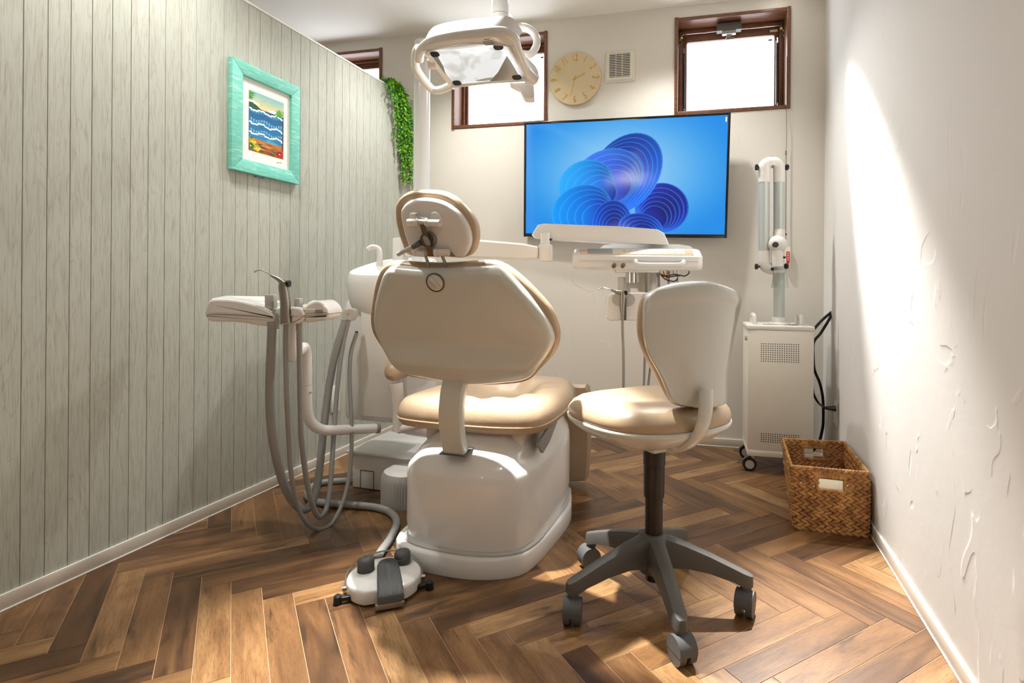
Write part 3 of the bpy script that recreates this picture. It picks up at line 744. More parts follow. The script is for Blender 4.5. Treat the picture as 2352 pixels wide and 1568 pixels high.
# curved side shoulder that flares out to the left, carries the basin
SHO = [(-.176, .08), (-.15, -.02), (-.07, -.065), (.06, -.07), (.17, -.03), (.20, .10), (.17, .25), (.06, .31), (-.08, .30), (-.155, .22)]
def sr(dx, zz, tilt=0.0, dxx=0.0): return [FU @ V((p.x + dxx, p.y, zz + tilt * (p.y + .07))) for p in scaled(SHO, dx)]
B().loops([sr(.03, .84, 0), sr(.012, .88, .02), sr(.0, .93, .10), sr(-.003, .98, .18), sr(.001, 1.016, .25), sr(.007, 1.024, .26), sr(.014, 1.018, .26), sr(.022, 1.0, .25), sr(.05, .965, .18), sr(.09, .945, .08), sr(.13, .94, 0)]).obj('basin', 'white', su, ang=60)
# faucet
fa = at(872, 597, 2.66)
B().tube([fa + V((0, 0, -.03)), fa + V((0, 0, .03)), fa + V((-.008, 0, .055)), fa + V((-.035, -.005, .062)), fa + V((-.055, -.01, .05))], lambda t: .015 - .004 * t, 24, 14).obj('faucet', 'white', su)
ft = at(920, 600, 2.72)
B().box((0, 0, .035), (.062, .06, .16), fr(ft, CR, CFW, Z), .012).obj('arm_column', 'white', su)
B().box((0, 0, 0), (.010, .012, .014), fr(at(819, 764, 2.555), CR, CFW, Z), .002).obj('hose_port', 'black', su)
# white panel hanging at left side with two small catches
B().box((-.169, .12, .62), (.012, .16, .34), FU, .005).obj('side_cover', 'white2', su)

B().tube([FU @ V((.06, .12, zb + .01)), FU @ V((.07, .12, zb - .05)), FC @ V((-.16, .25, .30))], .032, 14, 16).obj('support_bracket', 'white2', su)
# ------------------------------------------------------------------ OPERATING LIGHT
PY = 2.90; pbx = at(966.5, 600, PY); pbx.z = .9
ol = thing('operating_light', 'white dental operating light on a tall white pole, lamp head hanging above the chair', 'dental lamp', V((pbx.x, pbx.y, .95)))
ztop = at(966, 92, PY).z
B().lathe([(.041, .96), (.041, ztop - .02), (.036, ztop - .006), (.020, ztop), (.001, ztop + .001)], Matrix.Translation((pbx.x, pbx.y, 0)), 32).obj('pole', 'white', ol)
# arm from pole top to drop joint
jt = at(1149, 64, 1.92)
B().tube([V((pbx.x, pbx.y, ztop - .06)), at(1010, 118, 2.7), at(1090, 118, 2.3), at(1150, 95, 2.1), at(1163, 66, 1.98), at(1160, 42, 1.93)], lambda t: .034 - .008 * t, 34, 20).obj('arm', 'white', ol)
B().lathe([(.0285, -.10), (.0285, -.004), (.0275, -.002), (.0275, .0), (.0285, .002), (.0285, .072), (.022, .080), (.001, .081)], fr(at(1148.5, 47, 1.86), (1, 0, 0), (0, 1, 0), Z) , 32).obj('drop_joint', 'white', ol)
B().lathe([(.0288, .0), (.0288, .002)], fr(at(1148.5, 36, 1.86)), 32, False, False).obj('joint_line', 'grey', ol)
# head
OHd = at(1096, 146, 1.75)
rL = V((1, -.508, -.097)).normalized(); dLt = V((.455, 1, -.551)); dLt = (dLt - rL * dLt.dot(rL)).normalized(); nLt = rL.cross(-dLt).normalized()
if nLt.y > 0: nLt = -nLt
FHd = fr(OHd, rL, -dLt, rL.cross(-dLt).normalized())     # local x right, y up-slope, z toward viewer/down
zs = 1 if (FHd.to_3x3().col[2]).dot(V((0, -1, -.3))) > 0 else -1
def hq(x, y, off=0.0): return loc(FHd, 900 + x / 3.92, y / 3.92, off)
glass = [hq(*p) for p in ((352, 470), (365, 462), (920, 399), (965, 397), (1000, 408), (1160, 680), (1162, 698), (1140, 707), (585, 757), (555, 750))]
B().pad(glass, FHd, [(.0, -.001), (.0, .0045)], -.0, 1, 60, smooth=False).obj('cover_glass', 'clear', ol, smooth=False)
B().pad(glass, FHd, [(.0, .0005), (.001, .0012), (.004, -.004)], -.030, 12, 90, smooth=False, back=False).obj('reflector', 'reflector', ol, ang=80)
B().pad([hq(*p) for p in ((1040, 492), (1085, 560), (1156, 682), (1156, 694), (1138, 704), (885, 722), (960, 640))], FHd, [(0, .0046), (0, .0052)], 0, 1, 40, smooth=False).obj('mirror_corner', 'mirror', ol, smooth=False)  # mirror piece cut to the shape of a dark reflection in the glass
B().pad([hq(*p) for p in ((358, 480), (420, 500), (470, 590), (492, 668))], FHd, [(0, .0046), (0, .0052)], 0, 1, 40, smooth=False).obj('mirror_edge', 'mirror', ol, smooth=False)
ld_ = bpy.data.lights.new('lamp_beam', 'SPOT'); ld_.energy = 38; ld_.color = (1, .98, .94); ld_.spot_size = radians(38); ld_.spot_blend = .6; ld_.shadow_soft_size = .08
lo_ = bpy.data.objects.new('lamp_beam', ld_); COL.objects.link(lo_); lo_.parent = ol; pl_ = OHd + FHd.to_3x3().col[2] * .05; lo_.location = pl_ - origin(ol); lo_.rotation_euler = ((OC + V((0.02, .05, .55))) - pl_).to_track_quat('-Z', 'Y').to_euler()
frm = [hq(*p) for p in ((300, 500), (325, 445), (420, 415), (700, 380), (960, 355), (1030, 375), (1080, 430), (1180, 600), (1235, 700), (1200, 735), (900, 755), (560, 790), (500, 755), (400, 620))]
B().pad(frm, FHd, [(.05, -.056), (.012, -.040), (0, -.015), (.001, .0), (.005, .004), (.010, .002), (.016, -.002)], -.046, 8, 90).obj('lamp_housing', 'white', ol, ang=50)
# upper hood: broad band curving over the top
band = [(225, 520), (235, 440), (300, 372), (400, 330), (560, 300), (760, 275), (930, 258), (1030, 272), (1085, 320), (1110, 400), (1150, 500), (1185, 590), (1240, 660), (1290, 700)]
bp = [FHd @ V((*hq(x, y, 0).xy, .002)) for x, y in band]
B().tube([p + (FHd.to_3x3() @ V((0, -.012, -.004))) for p in bp], lambda t: .014 + .004 * sin(pi * min(1, t * 1.3)), 60, 16, flat=.9).obj('hood_rim', 'white', ol, ang=70)
hood = [hq(*p) for p in ((270, 420), (330, 345), (500, 300), (760, 272), (940, 255), (1030, 270), (1085, 330), (1125, 400), (1040, 385), (965, 362), (700, 384), (420, 421), (325, 440))]
B().pad(hood, FHd, [(.0, -.05), (0, -.008), (.003, .010), (.010, .017)], 0, 4, 80).obj('hood', 'white', ol, ang=60)
lh = [(240, 430), (212, 500), (215, 600), (270, 700), (350, 795), (400, 815), (470, 800), (530, 770), (560, 770)]
B().tube([FHd @ V((*hq(x, y, -.02).xy, -.02)) for x, y in lh], .0135, 50, 14).obj('left_handle', 'white', ol)
rhd = [(1000, 250), (1120, 245), (1210, 252), (1280, 300), (1305, 370), (1290, 440), (1240, 490), (1150, 478)]
B().tube([at(900 + x / 3.92, y / 3.92, 1.84) for x, y in rhd], lambda t: .0175 - .003 * t, 50, 14, flat=.8).obj('right_handle', 'white', ol)
B().tube([at(900 + x / 3.92, y / 3.92, 1.80) for x, y in ((860, 250), (935, 215), (1010, 245))], lambda t: .022, 16, 14).obj('yoke', 'white', ol)
B().tube([at(900 + x / 3.92, y / 3.92, 1.80) for x, y in ((1190, 540), (1270, 620), (1290, 690), (1270, 735), (1200, 735))], .012, 30, 12).obj('lower_handle', 'white', ol)
cl = [at(900 + x / 3.92, y / 3.92, 1.86) for x, y in ((1060, 745), (1275, 745), (1281, 870), (1265, 882), (1200, 878), (1175, 850), (1150, 790))]
B().loops([cl, [p + V((0, .05, 0)) for p in cl]]).obj('lower_bracket', 'white2', ol, smooth=False)
B().tube([at(900 + 330 / 3.92, 572 / 3.92, 1.82), at(900 + 400 / 3.92, 572 / 3.92, 1.82)], .018, 2, 20, False).obj('pivot', 'white2', ol)
for x, y in ((392, 480), (962, 415), (1128, 686), (590, 738)):
    g = hq(x, y); B().pad([(g.x - .013, g.y - .008), (g.x + .013, g.y - .008), (g.x + .013, g.y + .008), (g.x - .013, g.y + .008)], FHd, [(0, .003), (.001, .0065)], 0, 1, 24).obj('corner_clip', 'black', ol)
# tiny printed caution lines on the hood
cf = hq(885, 340)
for i, (dy, wd) in enumerate(((.010, .018), (.003, .034), (-.003, .036), (-.009, .030))):
    B().box((cf.x, cf.y + dy, .0172), (wd, .0018, .0004), FHd @ Matrix.Rotation(0, 4, 'Z')).obj('caution_print', 'label', ol, smooth=False)

# ------------------------------------------------------------------ DOCTOR SIDE ARM + INSTRUMENT TABLE
it = thing('instrument_table', 'white dentist instrument tray on a two-part arm, in front of the screen', 'dental tray', at(1467, 640, 2.62))
def slab_arm(p0, p1, h0, h1, w0, w1, name, mat='white', bev=.008):
    e = (p1 - p0); L = e.length; e.normalize(); sd = Z.cross(e).normalized()
    rings = []
    for t, h, w_, lift in ((0, h0 * .62, w0, .0), (.035, h0, w0, 0), (.9, h1, w1, 0), (1, h1 * .72, w1, 0)):
        c = p0 + e * (L * t); q = .22
        pts = [(-w_, -h * (1 - q)), (-w_ * (1 - q), -h), (w_ * (1 - q), -h), (w_, -h * (1 - q)), (w_, h * (1 - q)), (w_ * (1 - q), h), (-w_ * (1 - q), h), (-w_, h * (1 - q))]
        rings.append([c + sd * a + Z * b_ for a, b_ in pts])
    return B().loops(rings).obj(name, mat, it, ang=30)
slab_arm(at(930, 562, 2.72), at(1238, 580, 2.58), .055, .037, .045, .036, 'lower_arm')
B().box((0, 0, 0), (.062, .075, .078), fr(at(1254, 581, 2.60), (.99, -.1, 0), (.1, .99, 0), Z), .008).obj('elbow_block', 'white', it)
B().lathe([(.0225, 0), (.0225, .07)], fr(at(1252, 569, 2.60)), 24).obj('elbow_post', 'white', it)
a0, a1 = at(1220, 536, 2.60), at(1535, 556, 2.72)
ux = (a1 - a0).normalized()
outl = [at(1221, 539, 2.60), at(1235, 516, 2.60), at(1250, 513, 2.60), at(1420, 519, 2.66), at(1510, 526, 2.70), at(1526, 535, 2.71), at(1538, 562, 2.715), at(1400, 557, 2.66), at(1290, 552, 2.61), at(1228, 546, 2.60)]
bk = V((.10, .085, 0))
r = [outl]
def inset_ring(R, f, d): 
    c = sum(R, V((0, 0, 0))) / len(R); return [p.lerp(c, f) + d for p in R]
B().loops([[p + V((0, .0, -.006 if p.z < outl[0].z else .006)) * 0 for p in inset_ring(outl, .02, V((0, 0, 0)))], [p + V((0, .006, 0)) for p in outl], [p + V((0, .074, 0)) for p in outl], inset_ring(outl, .02, V((0, .08, 0)))]).obj('upper_arm', 'white', it, ang=30)
B().lathe([(.001, -.004), (.009, -.001), (.009, .006)], fr(at(1264, 551, 2.60)), 16).obj('stop_screw', 'black', it)
# tray body: cross-section swept across
TY = 2.62; tx0 = at(1317, 600, TY).x; tx1 = at(1617, 600, TY).x; tz = lambda y: at(1467, y, TY).z
def trayring(x, k):
    # profile points (depth offset, z) from front-bottom round
    pr = [(.012, tz(619)), (0, tz(612)), (-.004, tz(601)), (-.002, tz(598)), (-.004, tz(589)), (.006, tz(586)), (.050, tz(569.5)), (.06, tz(568.5)), (.20, tz(569)), (.22, tz(580)), (.22, tz(610)), (.20, tz(618))]
    cz = tz(598); cy = .10
    return [V((x, TY + cy + (a - cy) * k, cz + (z_ - cz) * k)) for a, z_ in pr]
xs = [tx0, tx0 + .004, tx0 + .014, tx0 + .03, tx1 - .03, tx1 - .014, tx1 - .004, tx1]; ks = [.72, .86, .95, 1, 1, .95, .86, .72]
tray = B().loops([trayring(x, k) for x, k in zip(xs, ks)]).obj('tray_body', 'white', it, ang=32)
# seam line, panel print, lcd, buttons
yy = -(tz(569.5) - tz(586)); 
pan = fr(V(((tx0 + tx1) / 2, TY + .028, (tz(586) + tz(569.5)) / 2)), (1, 0, 0), V((0, .044, tz(569.5) - tz(586))), V((0, -(tz(569.5) - tz(586)), .044)))
pw, ph = tx1 - tx0, math.hypot(.044, tz(569.5) - tz(586))
B().box((-.008, 0, .0005), (pw - .075, ph - .006, .0012), pan, .0005).obj('control_panel', 'beigeprint', it)
B().box((.05, .0, .0012), (pw * .56, ph - .010, .0012), pan, .0005).obj('button_field', 'ivory', it)
B().box((-.179, .002, .0018), (.118, ph - .018, .0016), pan, .0005).obj('display', 'lcd', it)
bt = B()
for i in range(9):
    for j in range(2):
        bt.lathe([(.0001, 0), (.0042, 0), (.0042, .0006), (.0001, .0006)], pan @ Matrix.Translation((-.065 + i * .030, -.010 + j * .018, .0018)), 10)
bt.obj('buttons', 'lgrey', it, kind='stuff')
B().box((0, -.0045, 0), (pw - .06, .002, .0016), fr(V(((tx0 + tx1) / 2, TY, tz(600)))), 0).obj('seam', 'lgrey', it, smooth=False)
# hump behind
hm = [at(1378, 571, 2.78), at(1386, 563, 2.78), at(1410, 559, 2.78), at(1560, 561, 2.78), at(1585, 565, 2.78), at(1604, 580, 2.78), at(1604, 600, 2.78), at(1378, 600, 2.78)]
B().loops([hm, [p + V((0, .10, 0)) for p in hm]]).obj('rear_hump', 'white', it, ang=30)
# front grip bar and two knobs
B().tube([at(1460, 598, TY - .012), at(1461, 604, TY - .028), at(1476, 607.5, TY - .032), at(1550, 608, TY - .032), at(1567, 605.5, TY - .028), at(1571, 599, TY - .012)], .0105, 40, 14, flat=.8).obj('grip_bar', 'white', it)
for x in (1409.5, 1430):
    B().tube([at(x + 1.5, 608, TY - .004), at(x, 611.5, TY - .026)], .0095, 2, 18, False).tube([at(x, 611.4, TY - .024), at(x - .2, 611.8, TY - .032)], .0088, 2, 18, False).obj('regulator_knob', 'brownplate', it)
B().box((0, 0, 0), (.105, .002, .016), fr(at(1366, 609, TY - .0035)), .0008).obj('front_label_recess', 'white2', it)
# underside blocks and column
B().box((0, 0, 0), (.20, .12, .018), fr(at(1462, 622, 2.70)), .005).obj('under_plate', 'white', it)
B().lathe([(.0285, -.032), (.0285, .03)], fr(at(1450, 634, 2.72)), 24).obj('swivel', 'chrome', it)
B().lathe([(.031, -.045), (.0315, .04), (.028, .043), (.001, .043)], fr(at(1433, 656, 2.80)), 28).obj('cup_holder', 'white', it)
B().box((0, 0, 0), (.10, .05, .11), fr(at(1488, 645, 2.84)), .01).obj('under_box', 'ivory', it)
B().box((0, 0, 0), (.05, .004, .03), fr(at(1456, 655, 2.76)), .001).obj('rating_plate', 'white2', it)
B().tube([at(1500, 624, 2.72), at(1500, 650, 2.70), at(1502, 676, 2.58)], .016, 10, 12).obj('support_stem', 'white2', it)
# holder block with scoops
HO = [at(x, y, 2.50) for x, y in ((1392, 700), (1394, 682), (1402, 674), (1412, 672), (1500, 672), (1560, 674), (1580, 690), (1582, 732), (1500, 736), (1440, 736), (1400, 736), (1392, 730))]
B().loops([inset_ring(HO, .05, V((0, 0, 0))), [p + V((0, .008, 0)) for p in HO], [p + V((0, .09, 0)) for p in HO], inset_ring(HO, .05, V((0, .10, 0)))]).obj('holder_block', 'white', it, ang=30)
for x in (1432, 1500):
    hw = at(x, 695, 2.497)
    B().loops([[hw + V((.052 * cos(a), 0, .034 * sin(a) + .014)) for a in [2 * pi * i / 30 for i in range(30)]], [hw + V((.050 * cos(a), .004, .032 * sin(a) + .014)) for a in [2 * pi * i / 30 for i in range(30)]]]).obj('holder_scoop', 'lgrey', it)
    B().box((0, 0, -.010), (.024, .006, .10), fr(hw + V((.001, -.001, -.018))), .002).obj('holder_slot', 'dgrey', it)
# instrument hoses hanging under the tray
for nm, pts, rr, mt in (('instrument_hose', ((1484, 622), (1484, 680), (1482, 780), (1479, 885), (1474, 960)), .0058, 'grey'), ('instrument_hose', ((1512, 625), (1513, 680), (1500, 790), (1489, 885), (1482, 960)), .0058, 'grey'),
                        ('instrument_hose', ((1536, 625), (1535, 660), (1530, 720), (1520, 860)), .0055, 'grey'), ('instrument_hose', ((1557, 622), (1556, 650), (1556, 700), (1545, 850)), .004, 'grey')):
    B().tube([at(x, y, 2.68) for x, y in pts], rr, 30, 10).obj(nm, mt, it)
for x, y in ((1512, 634), (1535, 634)):
    B().tube([at(x, y - 12, 2.68), at(x, y + 2, 2.68)], .0085, 2, 12, False).obj('hose_socket', 'grey', it)
for x in (1534, 1549, 1557):
    B().tube([at(x, 620, 2.68), at(x, 629, 2.68)], .0075, 2, 12, False).obj('metal_ferrule', 'chrome', it)
for mt, pts in (('black', ((1518, 632), (1535, 636), (1560, 632), (1572, 634), (1582, 628), (1583, 622))), ('black', ((1520, 634), (1530, 642), (1548, 646), (1556, 640))), ('black', ((1515, 629), (1530, 633), (1550, 630), (1562, 634))), ('gold', ((1518, 629), (1530, 631), (1536, 630))), ('red', ((1523, 622), (1527, 632), (1532, 640)))):
    B().tube([at(x, y, 2.655) for x, y in pts], .0028, 20, 8).obj('wire', mt, it)

# doctor side air-water syringe
def syringe(nm, lab, Pts, body, hose, Y, R, hoseY=None):
    t = thing(nm, lab, 'syringe', at(*body[-1], Y))
    B().tube([at(x, y, Y) for x, y in body], R[0], 20, 16).obj('handle', 'gun', t)
    x, y = Pts['head']; B().tube([at(x - 1.5, y, Y), at(x + Pts['dir'] * 5.5, y + .6, Y)], R[1], 3, 18, False).obj('button', 'black', t)
    B().tube([at(a, b_, Y) for a, b_ in Pts['cone']], R[2], 16, 14).obj('tip_cone', 'gun', t)
    B().tube([at(a, b_, Y) for a, b_ in Pts['tip']], R[3], 26, 10).obj('nozzle', 'chrome', t)
    B().tube([at(*(p[:2]), p[2] if len(p) > 2 else Y + .01) for p in hose], R[4], 60, 12).obj('hose', 'grey', t)
    return t
syringe('air_water_syringe', 'steel air-water syringe with black button in the white holder below the dentist tray', dict(head=(1435, 671), dir=1, cone=((1426, 672), (1415, 670), (1404, 665)), tip=((1404, 665), (1392, 662), (1384, 661), (1378, 663), (1373, 667))),
        ((1430, 669), (1430, 685), (1429, 705), (1430, 725)), ((1430, 722), (1430, 760), (1432, 820), (1432, 890), (1430, 960)), 2.47,
        (lambda t: .0115 + .003 * sin(pi * t) - .004 * t, .0115, lambda t: .011 - .006 * t, .0024, .0062))
# ------------------------------------------------------------------ ASSISTANT TRAY (left)
YA = 2.02
q5 = lambda x, y, Y=YA: at(440 + x / 3.137, 560 + y / 3.137, Y)
as_ = thing('assistant_tray', 'white assistant tray with instrument holders on a bent white pipe arm, near the boarded wall', 'dental tray', q5(560, 600))
def front_slab(pts, Y0, Y1, name, mat, rnd=.008, parent=None, fb=.9):
    R = [at(440 + x / 3.137, 560 + y / 3.137, Y0) for x, y in pts]
    c = sum(R, V((0, 0, 0))) / len(R)
    R = cr([(p.x, 0, p.z) for p in R], 60); R = [V((p.x, Y0, p.z)) for p in R]
    nrm = []
    n = len(R)
    ar = sum(R[i].x * R[(i + 1) % n].z - R[(i + 1) % n].x * R[i].z for i in range(n))
    if ar < 0: R.reverse()
    ins = []
    for i in range(n):
        t = (R[(i + 1) % n] - R[i - 1]).normalized(); ins.append(V((-t.z, 0, t.x)))
    D = Y1 - Y0
    rg = [[R[i] + ins[i] * rnd + V((0, 0, 0)) for i in range(n)], [R[i] + ins[i] * rnd * .35 + V((0, rnd * .3, 0)) for i in range(n)], [R[i] + V((0, rnd, 0)) for i in range(n)], [R[i] + V((0, D - rnd, 0)) for i in range(n)], [R[i] + ins[i] * rnd * .35 + V((0, D - rnd * .3, 0)) for i in range(n)], [R[i] + ins[i] * rnd + V((0, D, 0)) for i in range(n)]]
    return B().loops(rg).obj(name, mat, parent or as_, ang=24)
front_slab([(95, 480), (110, 425), (150, 398), (300, 402), (430, 428), (520, 462), (575, 492), (592, 520), (588, 538), (400, 518), (200, 508), (96, 508)], YA, YA + .15, 'upper_shell', 'white')
front_slab([(98, 508), (200, 508), (400, 518), (590, 538), (586, 575), (560, 590), (480, 588), (380, 570), (280, 562), (140, 560), (112, 540)], YA + .003, YA + .145, 'lower_shell', 'white2')
# top deck rising to the back
tdk = [q5(130, 432, YA + .02), q5(150, 392, YA + .13), q5(250, 373, YA + .16), q5(520, 378, YA + .16), q5(640, 412, YA + .13), q5(560, 465, YA + .02), q5(400, 430, YA + .015)]
B().loops([[p + V((0, 0, -.012)) for p in tdk], tdk]).obj('deck', 'white', as_, smooth=False)
B().tube([q5(150, 428, YA + .012), q5(300, 428, YA + .012), q5(440, 432, YA + .012)], .0018, 12, 6).obj('tray_mat_edge', 'lgrey', as_)
front_slab([(622, 470), (640, 460), (690, 470), (705, 495), (706, 525), (640, 524), (622, 515)], YA - .01, YA + .12, 'holder_lobe', 'white', .006)
front_slab([(628, 525), (704, 526), (700, 560), (680, 580), (645, 586), (632, 580)], YA - .006, YA + .11, 'holder_base', 'white2', .006)
front_slab([(716, 462), (735, 455), (785, 465), (802, 490), (803, 520), (722, 522), (712, 500)], YA - .01, YA + .12, 'holder_lobe', 'white', .006)
front_slab([(722, 524), (802, 522), (800, 550), (770, 572), (735, 576), (722, 570)], YA - .006, YA + .11, 'holder_base', 'white2', .006)
front_slab([(812, 480), (820, 450), (850, 425), (900, 408), (940, 420), (975, 455), (990, 490), (980, 508), (900, 512), (815, 514)], YA, YA + .13, 'right_shell', 'white')
front_slab([(815, 514), (900, 512), (980, 508), (975, 535), (950, 552), (880, 562), (825, 567), (812, 545)], YA + .003, YA + .125, 'right_lower_shell', 'white2')
tp = [q5(800, 440, YA + .005), q5(880, 405, YA + .10), q5(915, 408, YA + .11), q5(960, 440, YA + .05), q5(975, 462, YA + .004), q5(880, 470, YA - .001), q5(812, 470, YA - .001)]
B().loops([[p + V((0, 0, -.006)) for p in tp], tp]).obj('key_panel', 'ivory', as_, smooth=False)
for i in range(4):
    B().box((0, 0, 0), (.009, .012, .0012), fr(q5(835 + i * 30, 432 + (i % 2) * 16, YA + .04) + V((0, 0, .004)))).obj('key', 'beigeprint' if i % 2 else 'lgrey', as_, smooth=False)
for i in range(3):
    B().box((0, 0, 0), (.028, .0006, .0022), fr(q5(918, 478 + i * 10, YA - .0015))).obj('printed_mark', 'label', as_, smooth=False)
for nm, x0, x1, y0, y1 in (('suction_rest', 540, 606, 365, 470), ('small_rest', 752, 792, 390, 470)):
    c = q5((x0 + x1) / 2, (y0 + y1) / 2, YA + .03); s_ = YA / F / 3.137
    B().box((0, 0, 0), ((x1 - x0) * s_, .03, (y1 - y0) * s_), fr(c), .003).obj(nm, 'lgrey', as_)
B().box((0, 0, 0), (.004, .004, .028), fr(q5(588, 440, YA + .012))).obj('slide_valve', 'grey', as_)
B().box((0, 0, 0), (.014, .03, .075), fr(q5(606, 540, YA + .02)), .003).obj('side_bracket', 'lgrey', as_)
# pipe arm
B().tube([q5(728, 560, 2.12), q5(728, 700, 2.12), q5(732, 810, 2.13), q5(748, 836, 2.14)], lambda t: .0235 * (1 if t < .85 else math.sqrt(max(.05, 1 - ((t - .85) / .15) ** 2))), 30, 20).obj('drop_tube', 'white', as_)
B().tube([q5(745, 790, 2.16), q5(790, 760, 2.20), q5(812, 745, 2.22), q5(828, 800, 2.24), q5(829, 900, 2.24), q5(829, 1016, 2.24)], .0205, 40, 20).obj('pipe_elbow', 'white', as_)
B().tube([q5(829, 1019, 2.24), q5(829, 1120, 2.24), q5(836, 1220, 2.25), q5(862, 1285, 2.27), q5(910, 1325, 2.30), q5(980, 1342, 2.35), q5(1150, 1336, 2.45), q5(1330, 1328, 2.53)], .0212, 70, 20).obj('pipe_arm', 'white', as_)
B().tube([q5(1328, 1328, 2.53), q5(1356, 1327, 2.54)], .0225, 2, 20, False).obj('end_cap', 'grey', as_)
B().tube([q5(852, 1070, 2.23), q5(866, 1070, 2.225)], .004, 2, 10, False).obj('set_screw', 'chrome', as_)

# ------------------------------------------------------------------ HOSES and syringe on the left
def hose(nm, lab, pts, r, n, ribs, mat='grey', grp=None, conn=None, cat='hose', segs=14):
    P = [at(x, y, Y) for x, y, Y in pts]
    t = thing(nm, lab, cat, min(P, key=lambda p: p.z))
    B().tube(P, r, n, segs, ribs=ribs).obj('hose_tube', mat, t, ang=80)
    if conn: conn(t, P)
    return t
def c1(t, P):
    B().tube([at(625, 752, 2.03), at(624, 738, 2.03)], .0155, 2, 16, False).obj('end_sleeve', 'grey', t)
hose('suction_hose', 'thick ribbed grey suction hose looping from the assistant tray to the spittoon unit', ((625, 746, 2.03), (623, 800, 2.03), (620, 880, 2.04), (621, 950, 2.05), (629, 1020, 2.08), (645, 1090, 2.12), (663, 1135, 2.16), (688, 1166, 2.20), (708, 1166, 2.24), (722, 1140, 2.28), (731, 1100, 2.32), (738, 1040, 2.36), (745, 970, 2.40), (757, 880, 2.44), (773, 800, 2.46), (793, 735, 2.48)), .0155, 360, .075, conn=c1)
def c3(t, P):
    B().tube([at(687, 738, 2.03), at(687, 758, 2.03)], .0105, 2, 14, False).obj('end_sleeve', 'grey', t)
hose('saliva_hose', 'thinner ribbed grey saliva hose in the middle of the hanging loops', ((687, 742, 2.03), (688, 820, 2.03), (690, 920, 2.05), (692, 1000, 2.07), (701, 1080, 2.12), (712, 1140, 2.16), (725, 1178, 2.20), (737, 1186, 2.23), (750, 1165, 2.27), (758, 1120, 2.30), (764, 1040, 2.35), (770, 950, 2.40), (778, 860, 2.44), (788, 790, 2.47), (801, 735, 2.48)), .0097, 400, .075, conn=c3)
t = thing('hose_connector', 'grey twin hose connector with yellow dot on the spittoon unit side', 'connector', at(800, 728, 2.50))
cp = [at(440 + x / 3.137, 560 + y / 3.137, 2.475) for x, y in ((1090, 495), (1105, 475), (1135, 466), (1165, 472), (1176, 490), (1172, 520), (1150, 555), (1120, 545), (1085, 535))]
B().loops([inset_ring(cp, .06, V((0, -.004, 0))), cp, [p + V((0, .05, 0)) for p in cp]]).obj('connector_body', 'lgrey', t, ang=40)
B().tube([at(440 + 1128 / 3.137, 560 + 500 / 3.137, 2.468), at(440 + 1128 / 3.137, 560 + 500 / 3.137, 2.474)], .004, 2, 12, False).obj('dot', 'gold', t)
syringe('three_way_syringe', 'steel three-way syringe with bent nozzle standing in the assistant tray', dict(head=(660, 651), dir=1, cone=((652, 651), (640, 641), (622, 632)), tip=((622, 632), (608, 624), (600, 621), (590, 622), (584, 625))),
        ((652, 650), (651, 662), (655, 690), (656, 720), (657, 742)),
        ((657, 740), (656, 800), (658, 900), (663, 1000, 2.07), (668, 1080, 2.1), (680, 1150, 2.15), (700, 1196, 2.20), (728, 1215, 2.24), (757, 1207, 2.28), (783, 1165, 2.33), (799, 1110, 2.38), (807, 1040, 2.42), (807, 960, 2.45), (803, 880, 2.48), (806, 810, 2.50), (820, 764, 2.52)), YA - .005,
        (lambda t: .0165 + .002 * t, .0125, lambda t: .0125 - .0085 * t, .0026, .0085))

# ------------------------------------------------------------------ FLOOR BOX
FX = fr(floor_at(809.6, 1119), CR, CFW, Z)
jb = thing('floor_box', 'low white floor utility box with lid, left of the dental chair base', 'box', FX.translation)
B().box((.21, .17, .085), (.42, .34, .165), FX, .003).obj('box_body', 'white2', jb)
B().box((.20, .165, .176), (.455, .372, .016), FX, .006).obj('lid', 'white', jb)
for (a, b_, c_, d_) in ((.045, -.0006, .085, .0025), (.118, -.0006, .085, .0025)): 
    B().box((a, b_, .045), (.0025, .002, .085), FX).obj('knockout_slot', 'black', jb, smooth=False)
B().box((.0815, -.0006, .0885), (.073, .002, .0025), FX).obj('knockout_slot', 'black', jb, smooth=False)
B().lathe([(.0001, 0), (.005, 0), (.005, .003), (.0001, .003)], fr(FX @ V((.02, -.021, .168)), CR, Z, -CFW), 12).obj('lid_screw', 'grey', jb)
gl = thing('ribbed_drum', 'ribbed light grey drum on the floor between the white box and the chair base', 'canister', floor_at(912, 1165))
fd = Matrix.Translation(floor_at(925, 1166) + V((.0, .09, 0)))
rgs = []
for z_, k_ in ((0, 1), (.10, 1), (.125, .97), (.14, .9)):
    rgs.append([fd @ V(((.118 * k_ + (.003 * (1 if i % 2 else -1))) * cos(2 * pi * i / 120), (.118 * k_ + (.003 * (1 if i % 2 else -1))) * sin(2 * pi * i / 120), z_)) for i in range(120)])
B().loops(rgs).obj('drum_wall', 'lgrey', gl, ang=30)
B().lathe([(.106, .14), (.09, .146), (.001, .147)], fd, 48, False).obj('drum_top', 'white2', gl)

# ------------------------------------------------------------------ FOOT CONTROL
fc0 = V((-.560, 1.825, 0)); yaw = radians(14)
FF = fr(fc0, (cos(yaw), -sin(yaw) * -1 * -1, 0), (sin(yaw), cos(yaw), 0), Z)
FF = Matrix.Translation(fc0) @ Matrix.Rotation(radians(18), 4, 'Z')
fo = thing('foot_control', 'round white foot control with grey pedal and knobs before the chair base', 'foot pedal', fc0)
